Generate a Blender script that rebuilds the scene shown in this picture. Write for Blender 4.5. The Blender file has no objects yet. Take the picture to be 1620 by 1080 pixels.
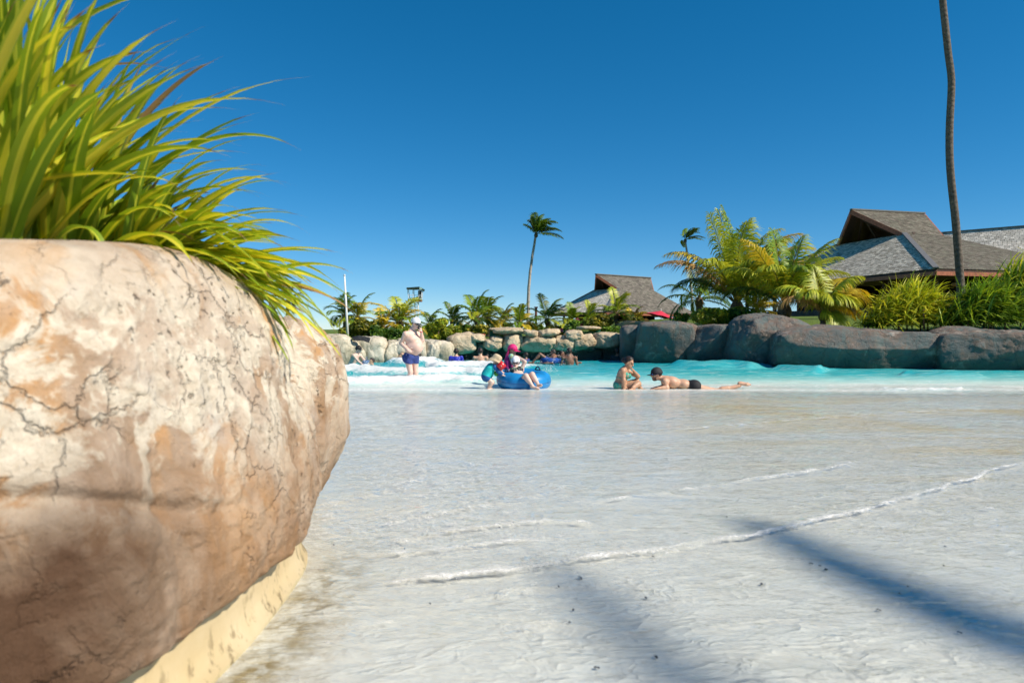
import bpy, math, random
import numpy as np
from mathutils import Vector, Matrix

SC = bpy.context.scene
COL = SC.collection
R = math.radians

# ------------------------------------------------------------------ camera
CAM_H = 1.17            # above still water (z = 0)
FPX = 1080.0            # focal length in photograph pixels (24 mm on 36 mm)
HZN = 521.0             # horizon row in the photograph
cd = bpy.data.cameras.new('camera')
cd.sensor_width = 36.0
cd.lens = 24.0
cd.shift_y = -(540.0 - HZN) / 1620.0
cd.clip_start = 0.05
cd.clip_end = 6000
cd.dof.use_dof = True
cd.dof.focus_distance = 12.0
cd.dof.aperture_fstop = 4.0
cam = bpy.data.objects.new('camera', cd)
COL.objects.link(cam)
cam.location = (0, 0, CAM_H)
cam.rotation_euler = (R(90), 0, 0)
SC.camera = cam

# ------------------------------------------------------------------ light
SUN_AZ = np.array([0.90, -0.44, 0.0]); SUN_AZ /= np.linalg.norm(SUN_AZ)
SUN_EL = R(42)
SUN = np.array([SUN_AZ[0]*math.cos(SUN_EL), SUN_AZ[1]*math.cos(SUN_EL), math.sin(SUN_EL)])
wd = bpy.data.worlds.new('World'); SC.world = wd; wd.use_nodes = True
wn = wd.node_tree.nodes; wl = wd.node_tree.links
for n_ in list(wn): wn.remove(n_)
sky = wn.new('ShaderNodeTexSky'); sky.sky_type = 'NISHITA'; sky.sun_disc = False
sky.sun_elevation = SUN_EL
sky.sun_rotation = math.atan2(SUN_AZ[0], SUN_AZ[1])
sky.altitude = 1500; sky.air_density = 0.8; sky.dust_density = 0.0; sky.ozone_density = 6.0
hs = wn.new('ShaderNodeHueSaturation'); hs.inputs['Hue'].default_value = 0.492; hs.inputs['Saturation'].default_value = 1.40
bgn = wn.new('ShaderNodeBackground'); bgn.inputs['Strength'].default_value = 0.142
wo = wn.new('ShaderNodeOutputWorld')
gmn = wn.new('ShaderNodeGamma'); gmn.inputs['Gamma'].default_value = 0.80
wl.new(sky.outputs[0], gmn.inputs['Color']); wl.new(gmn.outputs[0], hs.inputs['Color']); wl.new(hs.outputs[0], bgn.inputs['Color']); wl.new(bgn.outputs[0], wo.inputs['Surface'])

sl = bpy.data.lights.new('sun', 'SUN'); sl.energy = 5.0; sl.angle = R(0.53); sl.color = (1.0, 0.92, 0.79)
so = bpy.data.objects.new('sun', sl); COL.objects.link(so)
so.rotation_euler = Vector(-SUN).to_track_quat('-Z', 'Y').to_euler()
so.location = (20, -8, 16)

SC.view_settings.view_transform = 'Standard'; SC.view_settings.look = 'None'
SC.view_settings.exposure = 0.28; SC.view_settings.gamma = 1.0
SC.view_settings.use_curve_mapping = False
SC.render.engine = 'CYCLES'
SC.cycles.max_bounces = 8; SC.cycles.transparent_max_bounces = 16
SC.cycles.caustics_reflective = False; SC.cycles.caustics_refractive = False
SC.cycles.use_denoising = True
SC.cycles.use_adaptive_sampling = True; SC.cycles.adaptive_threshold = 0.03

rng = np.random.default_rng(7)

# ------------------------------------------------------------------ geometry helpers
def P(px, py, Y):
    """Place of a photograph pixel at distance Y (metres in front of the camera)."""
    return np.array([(px - 810.0) / FPX * Y, Y, CAM_H + (HZN - py) / FPX * Y])

def nrm(v):
    v = np.asarray(v, float); return v / (np.linalg.norm(v) + 1e-12)

_G = np.random.default_rng(3).normal(size=(512, 3)); _G /= np.linalg.norm(_G, axis=1)[:, None]
def noise3(p, seed=0):
    p = np.asarray(p, float); i = np.floor(p).astype(np.int64); f = p - i
    u = f*f*f*(f*(f*6-15)+10)
    out = np.zeros(len(p))
    for dx in (0, 1):
        wx = u[:, 0] if dx else 1-u[:, 0]
        for dy in (0, 1):
            wy = u[:, 1] if dy else 1-u[:, 1]
            for dz in (0, 1):
                wz = u[:, 2] if dz else 1-u[:, 2]
                h = ((i[:, 0]+dx)*73856093) ^ ((i[:, 1]+dy)*19349663) ^ ((i[:, 2]+dz)*83492791) ^ (seed*2654435)
                g = _G[(h ^ (h >> 9)) & 511]
                out += wx*wy*wz*(g[:, 0]*(f[:, 0]-dx)+g[:, 1]*(f[:, 1]-dy)+g[:, 2]*(f[:, 2]-dz))
    return out * 1.5
def fbm(p, oct=4, seed=0, gain=.5, ridged=False):
    p = np.asarray(p, float); a = 1.0; s = np.zeros(len(p)); t = 0
    for o in range(oct):
        n = noise3(p * 2.03**o, seed + o)
        if ridged: n = 1 - 2*np.abs(n)
        s += a*n; t += a; a *= gain
    return s / t

def mesh_np(name, V, F, mats, parent=None, smooth=True, col=None, uv=None, attrs=None, midx=None):
    V = np.ascontiguousarray(V, np.float32); F = np.ascontiguousarray(F, np.int32)
    me = bpy.data.meshes.new(name); k = F.shape[1]
    me.vertices.add(len(V)); me.vertices.foreach_set('co', V.ravel())
    me.loops.add(F.size); me.loops.foreach_set('vertex_index', F.ravel())
    me.polygons.add(len(F)); me.polygons.foreach_set('loop_start', np.arange(len(F), dtype=np.int32)*k)
    me.update(calc_edges=True)
    me.polygons.foreach_set('use_smooth', np.full(len(F), bool(smooth)))
    if col is not None:
        c = np.ones((len(V), 4), np.float32); c[:, :col.shape[1]] = col
        me.color_attributes.new('Col', 'FLOAT_COLOR', 'POINT').data.foreach_set('color', c.ravel())
    if attrs:
        for a, v in attrs.items():
            me.attributes.new(a, 'FLOAT', 'POINT').data.foreach_set('value', np.ascontiguousarray(v, np.float32))
    if uv is not None:
        me.uv_layers.new(name='UVMap').data.foreach_set('uv', np.ascontiguousarray(uv[F.ravel()], np.float32).ravel())
    if not isinstance(mats, (list, tuple)): mats = [mats]
    for m in mats: me.materials.append(m)
    if midx is not None: me.polygons.foreach_set('material_index', np.ascontiguousarray(midx, np.int32))
    me.update()
    return link(name, me, parent)

def link(name, me, parent=None):
    o = bpy.data.objects.new(name, me); COL.objects.link(o)
    if parent is not None:
        o.parent = parent
        o.matrix_parent_inverse = parent.matrix_basis.inverted()
    return o

def tag(o, label=None, cat=None, group=None, kind=None):
    if label: o['label'] = label
    if cat: o['category'] = cat
    if group: o['group'] = group
    if kind: o['kind'] = kind
    return o

def thing(name, loc, label, cat, group=None):
    o = bpy.data.objects.new(name, None); COL.objects.link(o); o.empty_display_size = .2
    o.location = [float(c) for c in loc]
    return tag(o, label, cat, group)

class MB:
    """collects simple shapes, links them as ONE mesh"""
    def __init__(s): s.v = []; s.f = []; s.c = []
    def add(s, V, F, col=None):
        n = len(s.v); s.v += [tuple(map(float, p)) for p in V]; s.f += [tuple(i+n for i in f) for f in F]
        s.c += [col if col is not None else (1, 1, 1)]*len(V)
    def hexa(s, V, col=None):   # 8 corners, bottom ring then top ring
        s.add(V, [(3, 2, 1, 0), (4, 5, 6, 7), (0, 1, 5, 4), (1, 2, 6, 5), (2, 3, 7, 6), (3, 0, 4, 7)], col)
    def box(s, c, d, ax=None, col=None):
        c = np.asarray(c, float); ax = np.eye(3) if ax is None else np.asarray(ax, float)
        h = np.asarray(d, float)/2; V = []
        for z in (-1, 1):
            for x, y in ((-1, -1), (1, -1), (1, 1), (-1, 1)):
                V.append(c + ax[0]*h[0]*x + ax[1]*h[1]*y + ax[2]*h[2]*z)
        s.hexa(V, col)
    def beam(s, a, b, w, h, up=(0, 0, 1), col=None):
        a = np.asarray(a, float); b = np.asarray(b, float); d = nrm(b-a); r = np.cross(d, up)
        if np.linalg.norm(r) < 1e-4: r = np.array([1., 0, 0])
        r = nrm(r); u = np.cross(r, d)
        s.box((a+b)/2, (np.linalg.norm(b-a), w, h), (d, r, u), col)
    def tube(s, pts, rad, seg=10, cap=True, col=None):
        pts = np.asarray(pts, float); n = len(pts); rad = np.broadcast_to(rad, (n,)).astype(float)
        t = np.gradient(pts, axis=0); V = []; F = []
        ref = np.array([0, 1., 0]) if abs(nrm(t[0])[1]) < .9 else np.array([1., 0, 0])
        for i in range(n):
            d = nrm(t[i]); r = nrm(np.cross(ref, d)); u = np.cross(d, r); ref = np.cross(d, r) if False else ref
            for k in range(seg):
                a = 2*math.pi*k/seg; V.append(pts[i] + rad[i]*(math.cos(a)*r + math.sin(a)*u))
        for i in range(n-1):
            for k in range(seg):
                k2 = (k+1) % seg; F.append((i*seg+k, i*seg+k2, (i+1)*seg+k2, (i+1)*seg+k))
        if cap:
            F.append(tuple(range(seg))[::-1]); F.append(tuple((n-1)*seg+k for k in range(seg)))
        s.add(V, F, col)
    def torus(s, c, R0, r0, ax=None, seg=24, sub=8, col=None):
        ax = np.eye(3) if ax is None else np.asarray(ax, float); V = []; F = []
        for i in range(seg):
            a = 2*math.pi*i/seg
            for j in range(sub):
                b = 2*math.pi*j/sub; rr = R0 + r0*math.cos(b)
                V.append(np.asarray(c) + ax[0]*rr*math.cos(a) + ax[1]*rr*math.sin(a) + ax[2]*r0*math.sin(b))
                F.append((i*sub+j, ((i+1) % seg)*sub+j, ((i+1) % seg)*sub+(j+1) % sub, i*sub+(j+1) % sub))
        s.add(V, F, col)
    def build(s, name, mats, parent=None, smooth=False):
        me = bpy.data.meshes.new(name); me.from_pydata(s.v, [], s.f); me.update()
        c = np.ones((len(s.v), 4), np.float32); c[:, :3] = np.asarray(s.c, np.float32)[:, :3]
        me.color_attributes.new('Col', 'FLOAT_COLOR', 'POINT').data.foreach_set('color', c.ravel())
        if not isinstance(mats, (list, tuple)): mats = [mats]
        for m in mats: me.materials.append(m)
        if smooth: me.polygons.foreach_set('use_smooth', np.ones(len(me.polygons), bool))
        return link(name, me, parent)

# ------------------------------------------------------------------ node materials
class G:
    def __init__(s, name):
        s.m = bpy.data.materials.new(name); s.m.use_nodes = True
        s.t = s.m.node_tree; s.t.nodes.clear(); s.o = s.t.nodes.new('ShaderNodeOutputMaterial')
    def n(s, typ, out=0, props=None, **ins):
        nd = s.t.nodes.new('ShaderNode' + typ)
        for k, v in (props or {}).items(): setattr(nd, k, v)
        for k, v in ins.items():
            k = k.replace('_', ' ') if not k.startswith('i') or not k[1:].isdigit() else int(k[1:])
            s.set(nd.inputs[k], v)
        return nd.outputs[out]
    def set(s, sock, v):
        if hasattr(v, 'links') or isinstance(v, bpy.types.NodeSocket): s.t.links.new(v, sock)
        else:
            if isinstance(v, (tuple, list)) and len(v) == 3 and sock.type == 'RGBA': v = (*v, 1)
            sock.default_value = v
    def ramp(s, fac, stops, interp='LINEAR'):
        nd = s.t.nodes.new('ShaderNodeValToRGB'); e = nd.color_ramp; e.interpolation = interp
        while len(e.elements) < len(stops): e.elements.new(.5)
        for el, (p, c) in zip(e.elements, stops):
            el.position = p; el.color = (*c, 1) if not isinstance(c, (int, float)) else (c, c, c, 1)
        s.set(nd.inputs[0], fac); return nd.outputs[0]
    def noise(s, scale, detail=4, rough=.55, vec=None, dist=0, out=0):
        kw = dict(Scale=scale, Detail=detail, Roughness=rough, Distortion=dist)
        if vec is not None: kw['Vector'] = vec
        return s.n('TexNoise', out, **kw)
    def vor(s, scale, feature='F1', vec=None, out=0):
        kw = dict(Scale=scale)
        if vec is not None: kw['Vector'] = vec
        return s.n('TexVoronoi', out, props=dict(feature=feature), **kw)
    def mix(s, f, a, b, typ='MIX'): return s.n('MixRGB', props=dict(blend_type=typ), Fac=f, Color1=a, Color2=b)
    def math(s, op, a, b=0.0, clamp=False): return s.n('Math', props=dict(operation=op, use_clamp=clamp), i0=a, i1=b)
    def attr(s, name, out=0): return s.n('Attribute', out, props=dict(attribute_name=name))
    def coord(s, which='Object'):
        nd = s.t.nodes.new('ShaderNodeTexCoord'); return nd.outputs[which]
    def map(s, vec, scale=(1, 1, 1), rot=(0, 0, 0)): return s.n('Mapping', Vector=vec, Scale=scale, Rotation=rot)
    def bump(s, h, strength=.3, dist=.02, normal=None):
        kw = dict(Height=h, Strength=strength, Distance=dist)
        if normal is not None: kw['Normal'] = normal
        return s.n('Bump', **kw)
    def out(s, sh): s.t.links.new(sh, s.o.inputs['Surface']); return s.m
    def pbr(s, col, rough=.6, normal=None, spec=.5, **kw):
        ins = {'Base Color': col, 'Roughness': rough, 'Specular IOR Level': spec}; ins.update(kw)
        nd = s.t.nodes.new('ShaderNodeBsdfPrincipled')
        for k, v in ins.items(): s.set(nd.inputs[k], v)
        if normal is not None: s.set(nd.inputs['Normal'], normal)
        return nd.outputs[0]

def plain(name, c, rough=.5, var=.12, scale=14, bump=.08, spec=.4):
    g = G(name); co = g.coord('Object'); nz = g.noise(scale, 5, vec=co)
    c2 = tuple(max(0, x*(1-var*1.6)) for x in c); c3 = tuple(min(1, x*(1+var)) for x in c)
    return g.out(g.pbr(g.ramp(nz, [(.3, c2), (.7, c3)]), rough, g.bump(nz, bump, .01), spec))

def leafmat(name, trans=.35, rough=.45, sat=1.0, spec=.4):
    g = G(name); c = g.attr('Col')
    if sat != 1: c = g.n('HueSaturation', Saturation=sat, Color=c)
    d = g.pbr(c, rough, None, spec)
    t = g.n('BsdfTranslucent', Color=g.mix(1, c, (1.0, .95, .45), 'MULTIPLY'))
    return g.out(g.n('MixShader', i0=trans, i1=d, i2=t))

def vcol(name, rough=.6, bump=0, scale=30, spec=.4, var=.25):
    g = G(name); nz = g.noise(scale, 4, vec=g.coord('Object'))
    c = g.mix(1, g.attr('Col'), g.ramp(nz, [(.25, (1-var,)*3), (.75, (1+var*.4,)*3)]), 'MULTIPLY')
    return g.out(g.pbr(c, rough, g.bump(nz, bump, .02) if bump else None, spec))
# ================================================================== the pool: floor, water, ground
def sstep(a, b, x):
    t = np.clip((x-a)/(b-a), 0, 1); return t*t*(3-2*t)

def floor_z(y):
    return np.interp(np.asarray(y, float), _FY, _FZ)
_FY = np.linspace(-12, 42, 1081); _FZ = .76-np.concatenate([[0], np.cumsum(.05*(.03+.085*sstep(12.5, 16, (_FY[1:]+_FY[:-1])/2)))])
_FZ = np.maximum(_FZ, -1.25)
def floor_n(x, y):
    return .020*fbm(np.stack([x*.30, y*.45, 0*x], 1), 3, 15)*sstep(8.5, 11.5, y)*sstep(16, 14, y)

def on_floor(px, py):
    """Photograph pixel -> place on the sloping beach floor."""
    k = (py-HZN)/FPX; Y = (CAM_H-.40)/(k-.03); return np.array([(px-810)/FPX*Y, Y])

# --- floor
gf = G('wet_cream_floor'); co = gf.coord('Object')
a1 = gf.noise(.55, 6, .6, gf.map(co, (.6, 1.3, 1)), .8); a2 = gf.noise(9, 6, .65, co); a3 = gf.noise(70, 3, .6, co)
base = gf.ramp(a2, [(.25, (.62, .555, .47)), (.5, (.70, .645, .565)), (.75, (.745, .70, .625))])
st = gf.ramp(gf.noise(.42, 5, .62, gf.map(co, (.55, 1.5, 1)), 1.2), [(.42, 0.0), (.60, 1.0)])
sx = gf.n('SeparateXYZ', 0, Vector=co); sy = gf.n('SeparateXYZ', 1, Vector=co)
zone = gf.math('MULTIPLY', gf.n('MapRange', Value=sx, From_Min=0.6, From_Max=3.0), gf.n('MapRange', Value=sy, From_Min=3.0, From_Max=4.6))
zone = gf.math('MULTIPLY', zone, gf.n('MapRange', Value=sy, From_Min=12.0, From_Max=9.5))
base = gf.mix(gf.math('MULTIPLY', gf.math('MULTIPLY', st, zone), .85), base, (.70, .49, .21))
base = gf.mix(gf.ramp(a1, [(.42, 0.0), (.62, .5)]), base, (.64, .63, .62))
grit = gf.ramp(a3, [(.26, 1.0), (.34, 0.0)])
base = gf.mix(gf.math('MULTIPLY', grit, .22), base, (.36, .30, .22))
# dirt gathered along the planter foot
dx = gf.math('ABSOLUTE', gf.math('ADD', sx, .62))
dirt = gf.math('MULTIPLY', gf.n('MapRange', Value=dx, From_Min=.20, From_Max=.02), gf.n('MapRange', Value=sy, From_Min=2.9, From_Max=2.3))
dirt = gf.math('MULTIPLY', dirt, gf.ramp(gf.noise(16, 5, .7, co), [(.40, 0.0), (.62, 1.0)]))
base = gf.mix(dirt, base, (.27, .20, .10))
def ridge(sc, st, ds, w): return gf.ramp(gf.math('ABSOLUTE', gf.math('SUBTRACT', gf.noise(sc, 3, .55, gf.map(co, st, (0, 0, .25)), ds), .5)), [(0.0, 1.0), (w*.35, .55), (w, 0.0)])
net = gf.math('ADD', gf.math('MULTIPLY', ridge(2.6, (.8, 1.7, 1), .9, .08), .32), gf.math('MULTIPLY', ridge(7.5, (.8, 1.5, 1), .8, .10), .22))
net = gf.math('MULTIPLY', net, gf.ramp(gf.noise(.7, 3, .5, co), [(.38, .05), (.62, 1.0)]))
hgt = gf.math('ADD', gf.math('ADD', gf.math('MULTIPLY', gf.noise(26, 4, .6, co), .10), gf.math('MULTIPLY', a3, .10)), net)
M_floor = gf.out(gf.pbr(base, .75, gf.bump(hgt, .9, .016), .3))
xs = np.concatenate([np.linspace(-30, -4, 30), np.linspace(-3.8, 6, 120), np.linspace(6.3, 34, 30)])
ys = np.concatenate([np.linspace(-10, 1, 12), np.linspace(1.1, 12, 160), np.linspace(12.2, 40, 60)])
XX, YY = np.meshgrid(xs, ys); fv = np.stack([XX.ravel(), YY.ravel(), floor_z(YY.ravel())], 1)
fv[:, 2] += floor_n(fv[:, 0], fv[:, 1])
def gridF(nr, nc):
    i = np.arange(nr-1)[:, None]*nc + np.arange(nc-1)[None, :]; i = i.ravel()
    return np.stack([i, i+1, i+nc+1, i+nc], 1)
tag(mesh_np('pool_floor', fv, gridF(len(ys), len(xs)), M_floor), kind='structure')

# --- water sheet: thin film up the beach, then the pool itself
wy = [.62]
while wy[-1] < 30:
    y_ = wy[-1]; wy.append(y_ + (.0045+.0016*y_*y_ if y_ < 8 else (.075 if y_ < 20 else .13)) * (1.0 if y_ < 2 else .9))
wy = np.array(wy); NR, NC = len(wy), 640
tt = np.linspace(-1.25, 1.35, NC)
WX = (tt[None, :]*(wy[:, None]+.25)).ravel(); WY = np.repeat(wy, NC)
pt = np.stack([WX, WY, np.zeros_like(WX)], 1)
fz = floor_z(WY)+floor_n(WX, WY)

def front(poly, A, wf, wb, foam, closed_fade=.12):
    """height and froth of one small bore whose crest follows a polyline on the floor"""
    poly = np.asarray(poly, float); best = np.full(len(WX), 1e9); sgn = np.ones(len(WX)); tpar = np.zeros(len(WX))
    box = (WX > poly[:, 0].min()-1.2) & (WX < poly[:, 0].max()+1.2) & (WY > poly[:, 1].min()-1.5) & (WY < poly[:, 1].max()+2)
    id_ = np.where(box)[0]; x = WX[id_] + .05*noise3(pt[id_]*3.1, 3); y = WY[id_] + .05*noise3(pt[id_]*2.7+9, 4) + .012*noise3(pt[id_]*14, 8)
    b = np.full(len(id_), 1e9); sg = np.ones(len(id_)); tp = np.zeros(len(id_)); nS = len(poly)-1
    for i in range(nS):
        a, c = poly[i], poly[i+1]; d = c-a; L = d@d
        t = np.clip(((x-a[0])*d[0]+(y-a[1])*d[1])/L, 0, 1)
        qx = a[0]+t*d[0]; qy = a[1]+t*d[1]; dd = np.hypot(x-qx, y-qy); m = dd < b
        b[m] = dd[m]; cr = d[0]*(y-a[1])-d[1]*(x-a[0]); sg[m] = np.where(cr[m] > 0, 1, -1); tp[m] = (i+t[m])/nS
    fade = sstep(0, closed_fade, tp)*sstep(1, 1-closed_fade, tp)
    s = b*sg
    h = np.where(s < 0, np.exp(-(s/wf)**2), np.exp(-np.abs(s)/wb))*A*fade
    fo = np.where(s < 0, np.exp(-(s/(wf*.9))**2), np.exp(-(s/(wf*3.2))))*foam*fade*(.86+.34*noise3(pt[id_]*np.array([2.3, 2.3, 0])+3, 17))
    H = np.zeros(len(WX)); Fo = np.zeros(len(WX)); H[id_] = h; Fo[id_] = fo
    return H, Fo
def fr_px(pts, A, wf, wb, foam): return front([on_floor(*p) for p in pts], A, wf, wb, foam)

film = np.full(len(WX), .007); foam = np.zeros(len(WX))
FR = [  # crests of the thin run-up seen in the photograph
 ([(540, 930), (700, 925), (850, 905), (1000, 882), (1180, 855), (1300, 830), (1450, 792), (1600, 742), (1720, 700)], .011, .016, .30, .80),
 ([(940, 800), (1050, 786), (1200, 762), (1310, 748), (1368, 728)], .009, .018, .30, .62),
 ([(900, 700), (1050, 686), (1200, 672), (1400, 656), (1620, 645)], .011, .03, .40, .6),
 ([(500, 805), (570, 792), (640, 772), (690, 745)], .010, .02, .18, .6),
 ([(590, 835), (720, 812), (840, 792), (900, 770)], .009, .02, .15, .6),
 ([(640, 738), (690, 765), (675, 775)], .008, .02, .12, .5),
 ([(720, 730), (800, 752), (870, 775), (905, 800)], .009, .02, .12, .55),
 ([(560, 700), (760, 690), (960, 672), (1200, 655)], .010, .04, .3, .45),
 ([(600, 870), (720, 845), (850, 830), (960, 835)], .010, .02, .10, .8),
 ([(560, 885), (680, 880), (800, 862), (930, 850), (1050, 840)], .008, .02, .1, .7),
 ([(700, 960), (850, 935), (1000, 925)], .007, .02, .12, .35),
 ([(520, 1040), (560, 1000), (640, 985)], .008, .02, .12, .5),
 ([(800, 1010), (870, 990), (960, 1000)], .006, .02, .08, .35),
 ([(1100, 1010), (1250, 985), (1330, 1000)], .006, .02, .08, .3),
 ([(1450, 700), (1620, 680), (1750, 665)], .010, .03, .3, .4),
]
for j_, a in enumerate(FR):
    sc_ = 1.45 if j_ < 3 else 1.05
    h, f_ = fr_px(a[0], a[1]*sc_, a[2], a[3], a[4]*(1.05 if j_ < 3 else .85)); film += h; foam = np.maximum(foam, f_)
# many small criss-cross wavelets
w1 = fbm(pt*np.array([1.1, 3.2, 0])+np.array([0, 0, 1.3]), 3, 21, ridged=True)
rot = np.stack([WX*.8+WY*.6, -WX*.6+WY*.8, WX*0], 1)
w2 = fbm(rot*np.array([1.0, 3.6, 0])+5, 3, 31, ridged=True)
w3 = fbm(np.stack([WX*.75-WY*.66, WX*.66+WY*.75, WX*0], 1)*np.array([2.0, 6.0, 0])+9, 2, 41, ridged=True)
rip = np.clip(w1, 0, 1)**3*.008 + np.clip(w2, 0, 1)**3*.008 + np.clip(w3, 0, 1)**4*.004
near = sstep(1.2, 3.5, WY)
film += rip*(.35+.65*near)
# finer wavelets: a net of short curved crests
w4 = fbm(pt*np.array([7, 12, 0])+3, 2, 51, ridged=True); w5 = fbm(rot*np.array([9, 15, 0])+7, 2, 61, ridged=True)
busy = np.clip(.35+.9*fbm(pt*np.array([.7, .9, 0])+2, 2, 71), .08, 1)
fine = (np.clip(w4, 0, 1)**2*.0035 + np.clip(w5, 0, 1)**2*.003)*busy*sstep(9, 4, WY)
film += fine
foam = np.maximum(foam, np.clip((rip-.0085)/.008, 0, .55)*sstep(1.5, 4, WY)*sstep(11, 7, WY))

# deep water: swell, breaking bores and chop
def at0(px, py): Y = CAM_H*FPX/(py-HZN); return [(px-810)/FPX*Y, Y]
def bore(pts, A, wf, wb, fm): return front([at0(*p) for p in pts], A, wf, wb, fm, .12)
pool = np.zeros(len(WX))
pool += .030*np.sin(WY*2.1+.5*np.sin(WX*.5)+.8*fbm(pt*.35, 2, 4)) * sstep(14, 17, WY)
pool += .055*fbm(pt*np.array([.55, 1.1, 0]), 3, 81)*sstep(13.6, 16, WY) + .022*fbm(pt*np.array([1.8, 3.2, 0]), 3, 91)*sstep(13.2, 14.5, WY)
pfoam = np.zeros(len(WX))
BO = [
 ([(440, 607), (560, 607), (640, 605), (700, 603), (775, 606)], .12, .36, .60, 2.0),
 ([(440, 592), (556, 590), (600, 592), (660, 594), (740, 592), (790, 596)], .19, .42, .75, 1.9),
 ([(615, 579), (650, 580), (690, 577)], .21, .50, .8, 1.3),
 ([(672, 583), (720, 582), (770, 582), (800, 584)], .21, .55, .75, 1.9),
 ([(1060, 579), (1110, 581), (1160, 580), (1205, 582)], .19, .45, .8, .10),
 ([(1225, 585), (1265, 587), (1310, 589)], .17, .40, .6, .04),
 ([(1420, 592), (1490, 595), (1560, 596)], .13, .35, .5, .10),
 ([(1380, 617), (1450, 619), (1480, 618), (1530, 617)], .035, .18, .3, 1.0),
 ([(880, 600), (960, 597), (1040, 600)], .05, .3, .6, .25),
]
for a in BO:
    h, f_ = bore(*a); pool += h; pfoam = np.maximum(pfoam, f_)
lump = fbm(pt*np.array([3.0, 4.0, 0]), 4, 101, .6)
fclump = np.clip(pfoam, 0, 1.2)*(.6+.9*lump)
pool += np.clip(fclump, 0, 1)*(.05+.11*fbm(pt*np.array([5.5, 7, 0]), 4, 111, .65))
# frothy shore edge where the pool runs out over the floor
wv_ = .9*fbm(pt*np.array([.35, .1, 0]), 3, 6)
edge = np.exp(-((WY-13.0-wv_)/.80)**2)+.8*np.exp(-((WY-14.3-1.3*wv_)/.35)**2)+.6*np.exp(-((WY-11.6-1.5*wv_)/.30)**2)
streak = np.clip(fbm(pt*np.array([.5, 2.6, 0])+7, 4, 121, .6), 0, 1)*sstep(12.2, 13.2, WY)*sstep(18.5, 14.5, WY)
pfoam = np.maximum(pfoam, np.maximum(.58*edge, .62*streak))
pool += .016*fbm(pt*np.array([.8, 2.4, 0])+2, 3, 131)*sstep(11.5, 13, WY)
surf = fz + film
k = .014
d_ = pool - surf; hmix = np.clip(.5+.5*d_/k, 0, 1)
WZ = surf*(1-hmix) + pool*hmix + k*hmix*(1-hmix)
foam_all = np.where(d_ > 0, pfoam, np.maximum(foam, pfoam*sstep(11.8, 12.8, WY)))
depth = np.maximum(WZ - fz, 0)*sstep(12.0, 13.0, WY)
caustic_froth_a = np.clip(busy*2.6-.35, 0, 1.0)*sstep(13.5, 10, WY)*(.35+.65*sstep(2.2, 3.2, WY))*(.4+.6*sstep(2.0, -.3, WX)) + .5*np.clip(foam, 0, 1)  # where painted caustic strands show, plus some froth along the crests

gw = G('pool_water'); co = gw.coord('Object')
dA = gw.attr('depth', 2); fA = gw.attr('foam', 2)
colw = gw.ramp(gw.n('MapRange', Value=dA, From_Min=0.0, From_Max=1.0), [(0.0, (.70, .665, .59)), (.03, (.72, .72, .64)), (.06, (.74, .77, .68)), (.13, (.58, .74, .66)), (.24, (.26, .60, .56)), (.45, (.03, .40, .42)), (1, (.008, .29, .345))])
mott = gw.noise(1.1, 4, .6, gw.map(co, (.5, 1.6, 1)), .6)
colw = gw.mix(gw.ramp(mott, [(.46, 0.0), (.70, .45)]), colw, (.20, .60, .56))
m2 = gw.noise(3.5, 5, .65, gw.map(co, (.4, 1.8, 1)), .8)
colw = gw.mix(gw.math('MULTIPLY', gw.ramp(m2, [(.52, 0.0), (.66, .7)]), gw.n('MapRange', Value=dA, From_Min=1.1, From_Max=.15)), colw, (.62, .80, .74))
body = gw.math('SUBTRACT', 1.0, gw.math('POWER', 2.718, gw.math('MULTIPLY', gw.math('MAXIMUM', gw.math('SUBTRACT', dA, .018), 0.0), -60.0)))
body = gw.math('MAXIMUM', body, gw.attr('veil', 2))
n1 = gw.noise(3.2, 5, .6, gw.map(co, (.7, 1.5, 1)), .7); n2 = gw.noise(15, 4, .6, gw.map(co, (.8, 1.3, 1)), .9); n3 = gw.noise(55, 3, .6, co)
hh = gw.math('ADD', gw.math('MULTIPLY', n1, 1.0), gw.math('ADD', gw.math('MULTIPLY', n2, .28), gw.math('MULTIPLY', n3, .05)))
bw = gw.bump(hh, .7, .045)
diff = gw.n('BsdfDiffuse', Color=colw, Normal=gw.bump(hh, .7, .05))
tra = gw.n('BsdfTransparent', Color=(.93, .965, .965))
bodysh = gw.n('MixShader', i0=body, i1=tra, i2=diff)
fn = gw.noise(11, 7, .72, gw.map(co, (.8, 1.2, 1)), .5); fn2 = gw.noise(60, 4, .65, co)
fm = gw.math('ADD', gw.math('MULTIPLY', gw.math('SUBTRACT', gw.math('ADD', gw.math('MULTIPLY', fn, .75), gw.math('MULTIPLY', fn2, .25)), .5), 2.6), gw.math('SUBTRACT', fA, .42))
fm = gw.math('MULTIPLY', gw.n('MapRange', Value=fm, From_Min=-.02, From_Max=.40), gw.n('MapRange', Value=fA, From_Min=.03, From_Max=.2))
lz = gw.n('SeparateXYZ', 1, Vector=co)
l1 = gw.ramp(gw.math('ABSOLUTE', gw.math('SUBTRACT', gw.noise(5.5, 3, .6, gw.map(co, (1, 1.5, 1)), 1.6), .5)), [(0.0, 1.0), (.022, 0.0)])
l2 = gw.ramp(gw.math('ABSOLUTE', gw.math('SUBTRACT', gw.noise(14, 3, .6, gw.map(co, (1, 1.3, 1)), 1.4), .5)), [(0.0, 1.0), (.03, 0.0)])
lace = gw.math('MULTIPLY', gw.math('ADD', gw.math('MULTIPLY', l1, .85), gw.math('MULTIPLY', l2, .6)), gw.attr('lace', 2))  # sunlight caustics painted as thin wriggling strands in the foam white
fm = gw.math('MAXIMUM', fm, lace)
foamsh = gw.n('BsdfDiffuse', Color=(.90, .885, .85), Normal=gw.bump(gw.math('ADD', fn, gw.math('MULTIPLY', fn2, .4)), .8, .05))
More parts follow.
